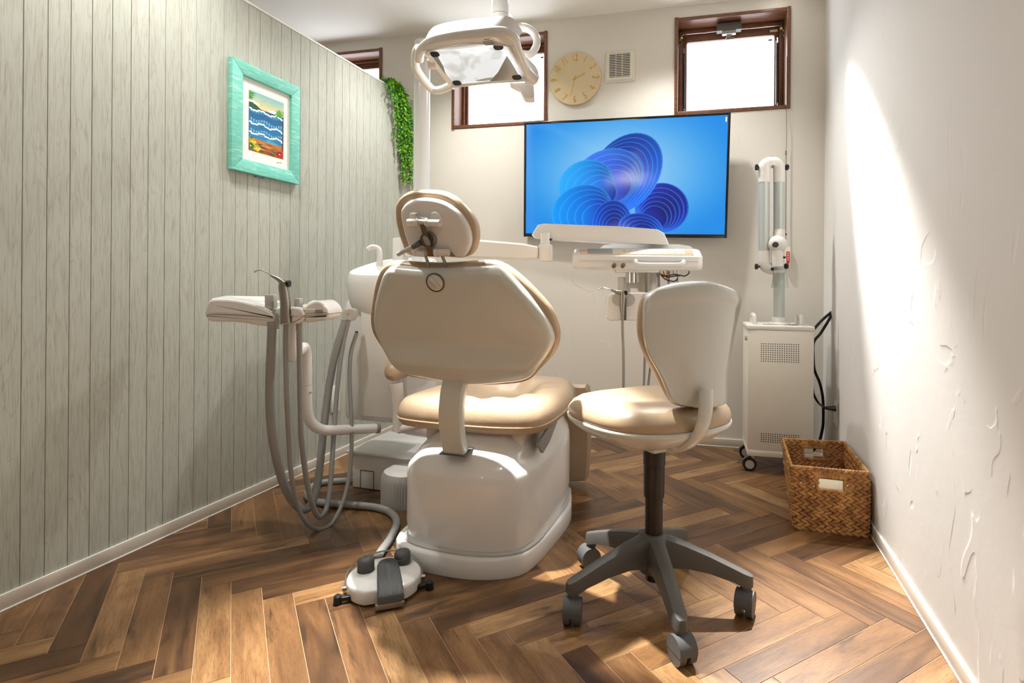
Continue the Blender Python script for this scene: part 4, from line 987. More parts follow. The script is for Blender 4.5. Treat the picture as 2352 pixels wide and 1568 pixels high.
# body: disc, front cut straight on both sides of the pedal
R0 = .117
disc = []
for i in range(72):
    a = 2 * pi * i / 72; x, y = R0 * cos(a), R0 * sin(a) * .98
    y = max(y, -.098 + .0 * abs(x)); disc.append((x, y))
def dr_(k, z_): return [FF @ V((x * k, y * k, z_)) for x, y in disc]
B().loops([dr_(.985, .006), dr_(1, .012), dr_(1, .036), dr_(.992, .042), dr_(.97, .0465), dr_(.93, .049), dr_(.5, .0515), dr_(.15, .052)]).obj('housing', 'white', fo, ang=50)
def bellows(x, y, nm):
    k = FF @ Matrix.Translation((x, y, .047))
    B().lathe([(.026, 0), (.0275, .005), (.0245, .008), (.0275, .0125), (.0245, .016), (.0275, .0205), (.0245, .024), (.0265, .028), (.0265, .036), (.022, .043), (.012, .047), (.001, .048)], k, 32).obj(nm, 'dgrey', fo, ang=60)
    return k
k1_ = bellows(-.058, .032, 'left_knob'); k2_ = bellows(.058, .050, 'right_knob')
for a in (-40, 0, 40):
    B().prism([(-.003, .002), (.003, .002), (0, -.004)], 0, .0006, k2_ @ Matrix.Rotation(radians(a), 4, 'Z') @ Matrix.Translation((0, -.017, .0435)) @ Matrix.Rotation(radians(30), 4, 'X')).obj('arrow_mark', 'white', fo, smooth=False)
B().box((0, .0, .0482), (.014, .0014, .0004), k1_ @ Matrix.Rotation(.7, 4, 'Z')).box((0, 0, .0482), (.0014, .014, .0004), k1_ @ Matrix.Rotation(.7, 4, 'Z')).obj('knob_symbol', 'label', fo, smooth=False)
# pedal: rounded tongue, sloping down to the front
tg = []
for i in range(13):
    a = pi * i / 12; tg.append((.034 * cos(a), .030 + .036 * sin(a)))
tg += [(-.036, -.02), (-.038, -.08), (-.038, -.126), (-.034, -.134), (.034, -.134), (.038, -.126), (.038, -.08), (.036, -.02)]
def pw_(p): 
    t = min(1, max(0, (.066 - p.y) / .20)); p.z += .062 - .020 * t ** 3; return p
FP_ = FF @ Matrix.Rotation(radians(2), 4, 'Z') @ Matrix.Translation((.012, -.002, 0))
bb = B().pad(tg, FP_, [(.0, -.022), (0, -.002), (.003, .003), (.006, .004)], 0, 8, 80, pw_)
pdl = bb.obj('pedal', 'dgrey', fo, ang=50)
rb = B()
for kx in (0, .2, .4, .6, .8):
    ln = []
    for i in range(13):
        a = pi * i / 12; ln.append(V((.030 * (1 - kx) * cos(a), .030 + .030 * (1 - kx) * sin(a), .0045)))
    ln = [V((ln[0].x, -.128, .0045)), V((ln[0].x, -.04, .0045))] + ln + [V((ln[-1].x, -.04, .0045)), V((ln[-1].x, -.128, .0045))]
    rb.tube([FP_ @ pw_(V(p)) for p in ln], .0013, 60, 6)
rb.obj('pedal_ribs', 'dgrey', pdl)
B().box((.014, -.130, .014), (.086, .018, .018), FF, .003).obj('pedal_base', 'gun', fo)
wire = [(-.118, -.012, .018), (-.121, .02, .030), (-.112, .062, .045), (-.07, .104, .060), (0, .122, .064), (.07, .104, .060), (.112, .062, .045), (.121, .02, .030), (.118, -.012, .018)]
B().tube([FF @ V(p) for p in wire], .0028, 60, 8).obj('carry_ring', 'gun', fo)
for sx in (-1, 1):
    B().tube([FF @ V((sx * .110, -.012, .024)), FF @ V((sx * .128, -.012, .024))], .0075, 2, 14, False).obj('ring_bolt', 'chrome', fo)
    B().box((sx * .118, -.052, .014), (.05, .014, .014), FF, .003).obj('stabiliser', 'black', fo)
    B().lathe([(.012, 0), (.013, .004), (.012, .024), (.008, .028), (.001, .028)], FF @ Matrix.Translation((sx * .139, -.052, 0)), 16).obj('rubber_foot', 'black', fo)
# its hose to the floor box
hp_ = [floor_at(868, 1278, .03), floor_at(878, 1262, .018), floor_at(897, 1235, .016), floor_at(911, 1200, .016), floor_at(898, 1178, .016), floor_at(868, 1166, .016), floor_at(820, 1160, .016), floor_at(770, 1157, .016), floor_at(732, 1153, .016), floor_at(712, 1145, .016), floor_at(706, 1133, .016), floor_at(716, 1118, .016), floor_at(742, 1108, .016), floor_at(780, 1104, .016), floor_at(815, 1103, .016)]
B().tube(hp_, .0148, 420, 14, ribs=.045).obj('supply_hose', 'grey', fo, ang=80)

# ------------------------------------------------------------------ STOOL
sc_ = V((.305, 1.76, 0))
stl = thing('dentist_stool', 'beige dentist stool with pale backrest on a charcoal five-star castor base', 'stool', sc_)
FSs = V((-.5, .866, 0)); RSs = V((.866, .5, 0))
angs = [-85 + 72 * i for i in range(5)]
b = B()
for a in angs:
    d = V((cos(radians(a)), sin(radians(a)), 0)); s_ = V((-d.y, d.x, 0))
    rg = []
    for (r_, w_, zt_, h_) in ((.015, .030, .213, .10), (.05, .026, .208, .085), (.10, .0235, .193, .066), (.17, .021, .168, .050), (.24, .0195, .140, .040), (.272, .0195, .127, .040), (.290, .015, .120, .036), (.297, .008, .117, .03)):
        c = sc_ + d * r_
        rg.append([c + s_ * (w_ * x_) + Z * (zt_ - h_ * y_) for x_, y_ in ((-1.12, 1), (-1.08, .25), (-.85, .04), (-.4, 0), (.4, 0), (.85, .04), (1.08, .25), (1.12, 1), (.8, 1.0), (-.8, 1.0))])
    b.loops(rg)
b.lathe([(.046, .10), (.048, .20), (.042, .212), (.034, .217), (.030, .217)], Matrix.Translation(sc_), 32)
base = b.obj('star_base', 'charcoal', stl, ang=40)
B().lathe([(.020, .067), (.026, .072), (.026, .13)], Matrix.Translation(sc_), 24).obj('column_foot', 'black', stl)
B().lathe([(.0275, .17), (.0275, .34)], Matrix.Translation(sc_), 28).obj('gas_column', 'darkmetal', stl)
B().lathe([(.0315, .330), (.032, .338), (.033, .43), (.0345, .432), (.0345, .50)], Matrix.Translation(sc_), 28).obj('column_sleeve', 'darkmetal', stl)
for i, a in enumerate(angs):
    d = V((cos(radians(a)), sin(radians(a)), 0)); c = sc_ + d * .277
    ca = radians([200, 150, 60, 110, 172][i]); wd_ = V((cos(ca), sin(ca), 0))   # wheel axle direction
    fo_ = V((-wd_.y, wd_.x, 0)); cc = c + fo_ * .010
    hw = B()
    hw.tube([c + Z * .074, c + Z * .100], .0165, 2, 16, False)
    pr_ = [(.026 * cos(t_), .026 * sin(t_) + .040) for t_ in [radians(x_) for x_ in range(-20, 205, 15)]] + [(-.024, .030), (-.014, .055), (.014, .055), (.024, .030)]
    hw.loops([[cc + fo_ * (.0345 * cos(t_)) + Z * (.042 + .0345 * sin(t_)) + wd_ * s_ for t_ in [radians(-15 + 210 * k / 16) for k in range(17)]] for s_ in (-.0265, -.0285 + .004, .0245, .0265)])
    cs = hw.obj('caster', 'dgrey', stl, ang=40)
    for s_ in (-1, 1):
        B().tube([cc + Z * .0335 + wd_ * (.006 * s_), cc + Z * .0335 + wd_ * (.0255 * s_)], .0335, 2, 32, False).obj('wheel', 'charcoal', cs, ang=40)
# seat
SEO = []
sctr = V((.292, 1.815, .524))
for i in range(40):
    a = 2 * pi * i / 40
    x, y = cos(a), sin(a)
    rx = .246; ry = .243
    k_ = (abs(x) ** 2.5 + abs(y) ** 2.5) ** (-1 / 2.5)
    SEO.append((rx * x * k_, ry * y * k_ * (1.0)))
FSe = fr(sctr, RSs, FSs, Z)
def sw(p):
    if p.z > .07:
        d = math.hypot(p.x / .24, p.y / .22); p.z -= .016 * math.exp(-(d / .55) ** 2)
        p.z -= .03 * max(0, p.y / .245) ** 3
    return p
B().pad(SEO, FSe, [(.16, -.028), (.11, -.024), (.05, .0), (.014, .026), (.003, .036), (.0, .042), (.0, .049), (.003, .052), (.01, .052)], 0, 3, 90).obj('seat_pan', 'cream', stl, ang=50)
B().pad(SEO, FSe, [(.008, .050), (.004, .054), (.002, .065), (.006, .082), (.02, .100), (.045, .112), (.08, .118)], .004, 10, 90, sw).obj('seat_cushion', 'leather', stl, ang=70)
B().box((.0, -.03, -.03), (.13, .16, .03), FSe, .012).obj('tilt_mechanism', 'cream', stl)
# curved back arm
Pa = [at(1545, 1030, 1.70), at(1563, 1027, 1.66), at(1585, 1018, 1.62), at(1605, 997, 1.585), at(1615, 972, 1.57), at(1620, 948, 1.565), at(1621, 925, 1.57), at(1621, 895, 1.58)]
Pa = cr(Pa, 26, False); rg = []
for i, p in enumerate(Pa):
    t = (Pa[min(i + 1, 25)] - Pa[max(i - 1, 0)]).normalized(); n_ = RSs.cross(t).normalized(); wd_ = .0250; th = .013
    rg.append([p + RSs * (wd_ * cos(q) * (1 if abs(cos(q)) < 1 else 1)) + n_ * (th * sin(q)) for q in [2 * pi * k / 16 for k in range(16)]])
B().loops(rg).obj('back_arm', 'cream', stl, ang=60)
B().lathe([(.001, 0), (.022, .001), (.026, .010), (.02, .016), (.001, .017)], fr(at(1558, 1022, 1.66) + V((0, 0, -.01))), 20).obj('arm_cap', 'white2', stl)
# backrest shell
lean = radians(4); US = (FSs * -sin(lean) + Z * cos(lean)).normalized(); NS = RSs.cross(US).normalized()
FSB = fr(at(1590, 790, 1.60), RSs, US, NS)
SS = [(676, 225), (688, 172), (738, 122), (820, 85), (920, 61), (1050, 50), (1150, 55), (1240, 79), (1312, 113), (1352, 150), (1362, 190), (1356, 260), (1336, 340), (1311, 450), (1290, 560), (1270, 660), (1260, 750), (1261, 850), (1262, 905), (1238, 938), (1170, 957), (1100, 966), (1040, 962), (960, 947), (885, 928), (852, 890), (830, 830), (800, 755), (760, 680), (712, 592), (682, 500), (670, 400), (671, 300)]
ss = tr(FSB, SS, 1270, 630, 3.136, .01)
yt = max(p.y for p in ss); ybm = min(p.y for p in ss)
def ssw(p):
    if p.z > .012:
        k = min(1, (p.z - .012) / .012)
        v = (p.y - ybm) / (yt - ybm)
        e = 1 / (1 + math.exp(-(v - .875 + .5 * abs(p.x) ** 2 * 4) * 90)); p.z += k * (.007 * e)
        # scooped lower-left flank
        s_ = 1 / (1 + math.exp((p.x + .02 + .09 * (v - .1)) * 110)) * (1 / (1 + math.exp((v - .42) * 14)))
        p.z -= k * .014 * s_
        p.z -= k * .010 * (p.x / .11) ** 2
    return p
B().pad(ss, FSB, [(.004, -.010), (0, -.004), (-.0005, .006), (.002, .016), (.008, .023), (.018, .026)], .002, 24, 120, ssw).obj('back_shell', 'cream', stl, ang=60)
SCu = [(632, 400), (633, 320), (642, 240), (662, 178), (705, 128), (790, 84), (900, 58), (1050, 46), (1180, 56), (1290, 100), (1340, 160), (1335, 260), (1300, 420), (1260, 620), (1240, 800), (1230, 900), (1150, 930), (1000, 935), (900, 930), (858, 905), (820, 845), (765, 745), (700, 625), (655, 515), (638, 450)]
sc2 = tr(FSB, SCu, 1270, 630, 3.136, -.035)
sc2 = [V((p.x - .014 - .10 * max(0, p.x), p.y, 0)) for p in sc2]
B().pad(sc2, FSB @ Matrix.Scale(-1, 4, (0, 0, 1)), [(.012, .0), (.004, .004), (0, .014), (-.001, .026), (.004, .040), (.018, .050), (.04, .055)], .004, 10, 100).obj('back_cushion', 'leather', stl, ang=70)
B().box((.100, -.035, -.03), (.018, .05, .05), FSB, .004).obj('side_lever', 'white', stl)

# ------------------------------------------------------------------ SCREEN
def quad_frame(pts, Y):
    return [at(x, y, y_) for (x, y), y_ in zip(pts, Y)]
# fit the screen on a plane a little in front of the back wall
offT = .10
nT = nB.copy()
OT = hit(1440, 405, nB * (dB - offT), nB)
# slight yaw / tilt so that its edges run as photographed
tl, trr, br, bl = (1201.5, 278), (1677, 262), (1671, 549), (1206, 541)
nT2 = (nT + V((.04, 0, .07))).normalized()
xT = Z.cross(nT2); xT = V((nT2.y, -nT2.x, 0)).normalized(); yT = xT.cross(-nT2).normalized() * -1
yT = -(xT.cross(nT2)).normalized() * -1
if yT.z < 0: yT = -yT
zT = -nT2
FT = fr(OT, xT, yT, zT) @ Matrix.Rotation(radians(-1.3), 4, 'Z')
cs_ = [loc(FT, *p) for p in (tl, trr, br, bl)]
xa, xb = (cs_[0].x + cs_[3].x) / 2, (cs_[1].x + cs_[2].x) / 2; yb_, ya_ = (cs_[2].y + cs_[3].y) / 2, (cs_[0].y + cs_[1].y) / 2
tv = thing('wall_screen', 'large black-rimmed flat screen on the back wall showing folded blue shapes', 'monitor', FT @ V(((xa + xb) / 2, yb_, -.03)))
W_, H_ = xb - xa, ya_ - yb_; mx, my = (xa + xb) / 2, (ya_ + yb_) / 2
B().box((mx, my, -.018), (W_, H_, .032), FT, .003).obj('housing', 'gloss_black', tv)
bz = .0145
b = B()
for cx_, cy_, sx, sy in ((xa + bz / 2, my, bz, H_), (xb - bz / 2, my, bz, H_), (mx, ya_ - bz / 2, W_ - 2 * bz, bz), (mx, yb_ + bz * .75, W_ - 2 * bz, bz * 1.5)): b.box((cx_, cy_, 0), (sx, sy, .008), FT, .001)
b.obj('bezel', 'gloss_black', tv)
B().box((mx, my - .03, -.055), (.30, .22, .045), FT).obj('wall_bracket', 'black', tv, smooth=False)
def vmesh(name, polys, M4, parent, mat, zstep=.00012):
    bm = bmesh.new(); cl = bm.loops.layers.float_color.new('col')
    for i, (pts, cols) in enumerate(polys):
        vs = [bm.verts.new(M4 @ V((p[0], p[1], zstep * i))) for p in pts]
        c = V((sum(p[0] for p in pts) / len(pts), sum(p[1] for p in pts) / len(pts), 0))
        try: f = bm.faces.new(vs)
        except ValueError: continue
        for j, l_ in enumerate(f.loops):
            k = cols[j] if isinstance(cols, list) else cols
            l_[cl] = (*lin(k), 1)
    if len(bm.faces): bmesh.ops.triangulate(bm, faces=bm.faces[:])
    o0 = origin(parent)
    for v in bm.verts: v.co -= o0
    me = bpy.data.meshes.new(name); bm.to_mesh(me); bm.free(); me.materials.append(M[mat])
    o = bpy.data.objects.new(name, me); COL.objects.link(o); o.parent = parent; ORI[o.name] = o0; return o
sx0, sx1, sy0, sy1 = xa + bz, xb - bz, yb_ + bz * 1.5, ya_ - bz
SWd, SHt = sx1 - sx0, sy1 - sy0
def S2(u, v): return (sx0 + u * SWd, sy0 + (1 - v) * SHt)     # u right, v down 0..1
# background: soft glow, darker blue corners
polys = []
NX, NY = 24, 14
def bgc(u, v):
    d = min(1, math.hypot((u - .5) * 1.5, (v - .45) * 1.3) / .85)
    a, m_, e = (176, 216, 246), (104, 182, 240), (18, 140, 232)
    return tuple(int(x + (y - x) * d * 2) for x, y in zip(a, m_)) if d < .5 else tuple(int(x + (y - x) * (d - .5) * 2) for x, y in zip(m_, e))
for i in range(NX):
    for j in range(NY):
        u0, u1, v0, v1 = i / NX, (i + 1) / NX, j / NY, (j + 1) / NY
        polys.append(([S2(u0, v1), S2(u1, v1), S2(u1, v0), S2(u0, v0)], [bgc(u0, v1), bgc(u1, v1), bgc(u1, v0), bgc(u0, v0)]))
sbg = vmesh('picture_background', polys, FT @ Matrix.Translation((0, 0, .0008)), tv, 'screen', 0)
# generic folded ribbons: families of nested curved sheets
def lerp3(a, b, t): return tuple(a[i] + (b[i] - a[i]) * t for i in range(3))
polys = []
def sheet(c0, c1, r0, r1, a0, a1, n, colA, colB, ecc=1.0, rot=0.0):
    """n nested crescents from outer circle (c0,r0) to inner (c1,r1)"""
    for k in range(n):
        t = k / n; c = (c0[0] + (c1[0] - c0[0]) * t, c0[1] + (c1[1] - c0[1]) * t); r = r0 + (r1 - r0) * t
        pts = []; cols = []; S_ = 40
        base = lerp3(colA, colB, t)
        for i in range(S_):
            a = 2 * pi * i / S_
            x = r * cos(a) * ecc; y = r * sin(a)
            x, y = x * cos(rot) - y * sin(rot), x * sin(rot) + y * cos(rot)
            u, v = c[0] + x * .58, c[1] + y
            pts.append((u, min(.995, v)))
            sh = .5 + .5 * cos(a - a0)
            cols.append(lerp3(lerp3(base, (0, 10, 90), .55 * (1 - sh)), a1, sh * .6))
        hi = [(p[0], p[1]) for p in pts]
        polys.append(([S2(*p) for p in pts], [lerp3(c_, (70, 190, 255), .38) for c_ in cols]))
        c_in = (sum(p[0] for p in pts) / S_, sum(p[1] for p in pts) / S_)
        q_ = [(c_in[0] + (p[0] - c_in[0]) * (1 - .012 / r), c_in[1] + (p[1] - c_in[1]) * (1 - .008 / r)) for p in pts]
        polys.append(([S2(*p) for p in q_], cols))
DK, MD, CY, VI = (0, 18, 120), (0, 70, 232), (0, 150, 248), (84, 84, 246)
sheet((.70, .77), (.66, .88), .215, .09, 2.2, (20, 80, 250), 6, (0, 40, 205), (0, 10, 110), 1.05, .25)
sheet((.515, .47), (.42, .60), .385, .16, 1.0, (40, 110, 255), 9, (0, 120, 245), (10, 40, 190), .74, .62)
sheet((.43, .50), (.46, .60), .25, .12, 3.5, (120, 120, 255), 5, (0, 130, 250), (60, 90, 245), 1.25, -.35)
sheet((.32, .56), (.42, .66), .22, .10, 3.6, (60, 190, 255), 5, (0, 150, 250), (0, 70, 225), 1.15, -.3)
sheet((.30, .80), (.40, .86), .235, .09, 3.4, (0, 170, 255), 5, (0, 130, 248), (0, 40, 200), 1.2, -.35)
sheet((.455, .90), (.47, .96), .20, .07, 1.5, (20, 100, 255), 5, (0, 90, 240), (0, 20, 130), .85, .2)
sheet((.60, .95), (.62, 1.0), .13, .06, 1.5, (10, 110, 250), 4, (0, 70, 230), (0, 20, 140), 1.5, .2)
vmesh('folded_ribbon_picture', polys, FT @ Matrix.Translation((0, 0, .0012)), tv, 'screen', .00002)
B().box((xb - bz - .010, ya_ - bz - .025, .0035), (.008, .028, .0008), FT).obj('energy_sticker', 'ivory', tv, smooth=False)

# ------------------------------------------------------------------ CLOCK
cs, cz = wallB(1322, 183.5); FCk = fr(FB @ V((cs, cz, 0)), eB, Z, -nB)
ck = thing('wall_clock', 'round beige wall clock with gold numerals, above the screen', 'clock', FCk.translation)
RC = (wallB(1381, 183)[0] - wallB(1263.5, 183)[0]) / 2
RC = .170
B().lathe([(RC - .004, 0), (RC - .001, .002), (RC, .008), (RC, .020), (RC - .002, .024), (RC - .006, .0255), (.001, .0255)], FCk, 64).obj('dial', 'clockface', ck, ang=40)
for h in range(1, 13):
    a = radians(90 - 30 * h); rr = RC * .80
    rot = -30 * h
    if h in (4, 5, 6, 7, 8): rot += 180
    fm = FCk @ Matrix.Translation((rr * cos(a), rr * sin(a), .0265)) @ Matrix.Rotation(radians(rot), 4, 'Z')
    text(str(h), .066, fm, 'gold', ck, 'numeral', .62, .0016)
def hand(ang, L, w_, z_, nm):
    fm = FCk @ Matrix.Translation((0, 0, z_)) @ Matrix.Rotation(radians(90 - ang), 4, 'Z')
    B().box((L / 2 - .01, 0, 0), (L + .02, w_, .0012), fm, .0003).obj(nm, 'gold', ck, smooth=False)
hand(68, .075, .0045, .0300, 'hour_hand'); hand(194, .112, .0038, .0325, 'minute_hand')
B().lathe([(.006, 0), (.006, .009), (.001, .010)], FCk @ Matrix.Translation((0, 0, .0255)), 16).obj('hand_pin', 'gold', ck)

# ------------------------------------------------------------------ VENT
va, vz = wallB(1424, 153); FV = fr(FB @ V((va, vz, 0)), eB, Z, -nB)
vt = thing('wall_vent', 'square cream wall ventilation grille with black slots, beside the clock', 'vent', FV.translation)
B().box((0, 0, .004), (.190, .200, .008), FV, .004).obj('base_plate', 'ivory', vt)
B().box((.0, .0, .011), (.168, .178, .010), FV, .003).obj('cover', 'ivory', vt)
B().box((0, .004, .0162), (.132, .150, .0006), FV).obj('dark_opening', 'black', vt, smooth=False)
for i in range(14): B().box((0, -.066 + i * .0108, .0172), (.134, .0048, .002), FV, .0004, 1).obj('slat', 'ivory', vt, smooth=False)
for x in (-.024, .016): B().box((x, .004, .0178), (.003, .150, .002), FV).obj('rib', 'ivory', vt, smooth=False)

# ------------------------------------------------------------------ FRAMED PICTURE
FP = FL @ Matrix.Translation((0, 0, 0))
def wl2(x, y, off=.03):
    s_, z_ = wallL(x, y, off); return s_, z_
o1, o2, o3, o4 = wl2(530, 130, .016), wl2(686.5, 202, .016), wl2(686.5, 424, .016), wl2(530, 389, .016)
S0, S1 = o1[0], o2[0]; Z1 = (o1[1] + o2[1]) / 2; Z0 = (o3[1] + o4[1]) / 2
pf = thing('framed_picture', 'turquoise wooden picture frame with a beach print, hanging on the boarded wall', 'picture', FP @ V(((S0 + S1) / 2, Z0, 0)))
ia = wl2(558, 168, .018)[0]; ib = wl2(669.5, 217, .018)[0]; fw = ((ia - S0) + (S1 - ib)) / 2
iz1, iz0 = Z1 - fw, Z0 + fw; ia, ib = S0 + fw, S1 - fw
def rail(p, nm='frame_rail'):
    b = B(); b.prism(p, .002, .026, FP, .0025, 2); return b.obj(nm, 'teal', pf, ang=30)
rail([(S0, Z0), (S0, Z1), (ia, iz1), (ia, iz0)]); rail([(S1, Z1), (S1, Z0), (ib, iz0), (ib, iz1)])
rail([(S0, Z1), (S1, Z1), (ib, iz1), (ia, iz1)]); rail([(S1, Z0), (S0, Z0), (ia, iz0), (ib, iz0)])
B().box(((ia + ib) / 2, (iz0 + iz1) / 2, .008), (ib - ia + .01, iz1 - iz0 + .01, .008), FP).obj('mat_board', 'skin_line', pf, smooth=False)
pa0, pa1 = wl2(571.6, 203, .012)[0], wl2(651.6, 238, .012)[0]
pz1 = (wl2(571.6, 203.6, .012)[1] + wl2(651.6, 238.7, .012)[1]) / 2; pz0 = (wl2(571.6, 344, .012)[1] + wl2(651.6, 367, .012)[1]) / 2
def P2(u, v): return (pa0 + u * (pa1 - pa0), pz1 - v * (pz1 - pz0))
pol = []
def band_(v0, v1, c0, c1, n=8):
    for i in range(n):
        a, b_ = v0 + (v1 - v0) * i / n, v0 + (v1 - v0) * (i + 1) / n
        pol.append(([P2(0, b_), P2(1, b_), P2(1, a), P2(0, a)], [lerp3(c0, c1, (i + 1) / n)] * 2 + [lerp3(c0, c1, i / n)] * 2))
band_(0, .26, (126, 190, 190), (250, 216, 150), 8); band_(.26, .78, (20, 86, 140), (30, 130, 180), 8); band_(.78, 1, (196, 120, 50), (160, 84, 30), 5)
def blob(u, v, ru, rv, col, n=16, a0=0.0, k=0.0):
    pol.append(([P2(u + ru * cos(a0 + 2 * pi * i / n) * (1 + k * cos(5 * 2 * pi * i / n)), v - rv * sin(a0 + 2 * pi * i / n) * (1 + k * cos(5 * 2 * pi * i / n))) for i in range(n)], col))
pol.append(([P2(0, .20), P2(.0, .29), P2(.42, .29), P2(.30, .25), P2(.12, .19)], (24, 84, 44)))
for u, v in ((.10, .17), (.2, .19), (.62, .24), (.70, .225), (.78, .245)): blob(u, v, .09, .018, (250, 246, 236))
rp = random.Random(4)
for (v, sl, th_) in ((.30, .015, .05), (.44, .02, .085), (.62, .02, .07)):
    for i in range(14):
        u = (i + .5) / 14; vv = v + sl * sin(i * .9)
        pol.append(([P2(max(0, u - .05), vv + th_), P2(min(1, u + .035), vv + th_ * .9), P2(min(1, u + .05), vv + .01), P2(max(0, u - .01), vv)], [(8, 60, 120), (60, 170, 210), (170, 226, 240), (16, 110, 170)]))
    for i in range(16):
        blob(min(.955, max(.045, (i + .5) / 16)), v + sl * sin(i * .9) + (.004 if i % 2 else -.004) + (th_ if v > .4 else 0), .043, .014, (246, 250, 250))
for i in range(16): pol.append(([P2(rp.random() * .8, y_ := .70 + rp.random() * .1), P2(min(1, rp.random() * .3 + .6), y_ + .004), P2(.5, y_ + .009)], (120, 200, 220)))
for i in range(12):
    y_ = .80 + .19 * rp.random(); x_ = .1 + rp.random() * .6; pol.append(([P2(x_, y_), P2(x_ + .25, y_ + .012), P2(x_ + .1, y_ + .018)], (232, 176, 96) if i % 2 else (110, 60, 24)))
for u, v, col in ((.10, .84, (250, 206, 20)), (.22, .93, (252, 214, 30)), (.88, .93, (206, 20, 34)), (.05, .92, (60, 130, 30))):
    for k_ in range(5):
        a = 2 * pi * k_ / 5; blob(min(.93, max(.07, u + .055 * cos(a))), min(.975, v + .03 * sin(a)), .055, .026, tuple(int(c * (1 - .06 * k_)) for c in col), 12)
    blob(u, v, .02, .012, (250, 240, 120), 10)
for u, v, a in ((.3, .86, .5), (.36, .96, .1), (.72, .92, 2.6), (.78, .86, 2.2), (.66, .97, 2.9), (.95, .84, 1.9), (.08, .78, 1.2)):
    dx, dy = cos(a), sin(a) * .6; pol.append(([P2(min(.99, max(.01, u - .10 * dx)), min(.99, v + .06 * dy)), P2(min(.99, u + .03 * dy), v + .012), P2(min(.99, max(.01, u + .11 * dx)), min(.99, v - .06 * dy)), P2(min(.99, u - .03 * dy), v - .012)], (20, 110, 40)))
pol.append(([P2(.955, .86), P2(.985, .86), P2(.99, .30), P2(.965, .30)], (96, 60, 36)))
for k_ in range(9):
    a = radians(200 - 28 * k_ * .9); x1, y1 = .95 + .24 * cos(a), .24 - .13 * sin(a)
    x1 = min(.995, x1); pol.append(([P2(.955, .24), P2((.955 + x1) / 2 + .0, (.24 + y1) / 2 - .025), P2(x1, y1 + .02), P2((.955 + x1) / 2, (.24 + y1) / 2 + .02)], (70 + 10 * (k_ % 3), 160, 50)))
for k_ in range(4): pol.append(([P2(0, .02 + .03 * k_), P2(.20 - .03 * k_, .03 + .04 * k_), P2(.0, .06 + .03 * k_)], (60, 150, 40)))
for u, v in ((.36, .12), (.45, .10), (.55, .15), (.34, .19), (.60, .09)): pol.append(([P2(u - .03, v - .008), P2(u, v + .004), P2(u + .03, v - .01), P2(u, v + .010)], (60, 80, 90)))
vmesh('beach_print', pol, FP @ Matrix.Translation((0, 0, .0124)), pf, 'print', .000006)
sg = [wl2(635 + x, 370.5 + y, .012) for x, y in ((0, 4), (3, 1), (2, 5), (5, 2), (6, 4), (9, 1), (8, 4), (11, 3), (12, 5))]
B().tube([FP @ V((a, b_, .0125)) for a, b_ in sg], .0005, 30, 4).obj('signature', 'label', pf)
B().box(((S0 + S1) / 2 - .03, Z0 - .004, .006), (.05, .008, .006), FP).obj('hanger', 'gun', pf, smooth=False)

# ------------------------------------------------------------------ HANGING FERN
se = wallL(893, 200)[0]
fn = thing('hanging_fern', 'bright green trailing artificial fern draped over the end of the boarded wall', 'plant', FL @ V((se, HP + .01, -.03)))
rf = random.Random(3)
B().ball((se - .0, HP + .020, -.02), (.06, .022, .035), FL, 16, 8).obj('root_ball', 'green2', fn)
stems = B(); leaves = [B(), B(), B()]
def strand(path, leafn, ls):
    P = cr(path, 40, False); stems.tube(P, .0013, 40, 5, False)
    for i in range(leafn):
        t = rf.random(); p = P[int(t * 39)]
        d = (P[min(39, int(t * 39) + 1)] - P[max(0, int(t * 39) - 1)]).normalized()
        sd = V((rf.uniform(-1, 1), rf.uniform(-1, 1), rf.uniform(-.3, .3))).normalized()
        dr2 = (sd * 1.0 + d * .9).normalized(); L = ls * rf.uniform(.7, 1.3) * (1 - .35 * t); wv = dr2.cross(V((rf.uniform(-1, 1), rf.uniform(-1, 1), rf.uniform(-1, 1)))).normalized() * L * .17
        up = dr2.cross(wv).normalized() * L * .08
        lf = leaves[0 if rf.random() < .5 else (1 if rf.random() < .55 else 2)]
        a = lf.bm.verts.new(p); b_ = lf.bm.verts.new(p + dr2 * L * .45 + wv + up); c = lf.bm.verts.new(p + dr2 * L); e = lf.bm.verts.new(p + dr2 * L * .45 - wv + up); m_ = lf.bm.verts.new(p + dr2 * L * .5 - up)
        lf.bm.faces.new((a, b_, m_)); lf.bm.faces.new((b_, c, m_)); lf.bm.faces.new((c, e, m_)); lf.bm.faces.new((e, a, m_))
for i in range(20):
    x0 = rf.uniform(-.05, .05); w0 = rf.uniform(-.01, .03)
    L = rf.choice([.22, .32, .42, .5, .60, .62]) if i > 4 else .60
    drift = .06 + rf.uniform(-.05, .09) + .05 * (L > .45)
    path = [FL @ V((se + x0, HP + .02, -.02)), FL @ V((se + x0 + .3 * drift, HP + .015 + rf.uniform(0, .02), .015 + w0)), FL @ V((se + x0 + .8 * drift, HP - .10, .035 + w0))]
    for k_ in range(1, 5):
        path.append(FL @ V((se + x0 * (1 - .2 * k_) + drift * (1 + .12 * k_) + rf.uniform(-.012, .012), HP - .10 - (L - .1) * k_ / 4, .03 + w0 * (1 - .15 * k_) + rf.uniform(-.01, .01))))
    strand(path, int(120 * L / .5) + 30, .034)
for dx in (-.08, -.05): strand([FL @ V((se, HP + .02, 0)), FL @ V((se + dx * .6, HP - .0, .04)), FL @ V((se + dx * 1.1, HP - .035, .05)), FL @ V((se + dx * 1.3, HP - .07, .05))], 40, .026)
stems.obj('stems', 'green2', fn)
for lf, m_ in zip(leaves, ('green1', 'green3', 'green2')): lf.obj('leaflets', m_, fn, smooth=False, kind='stuff')

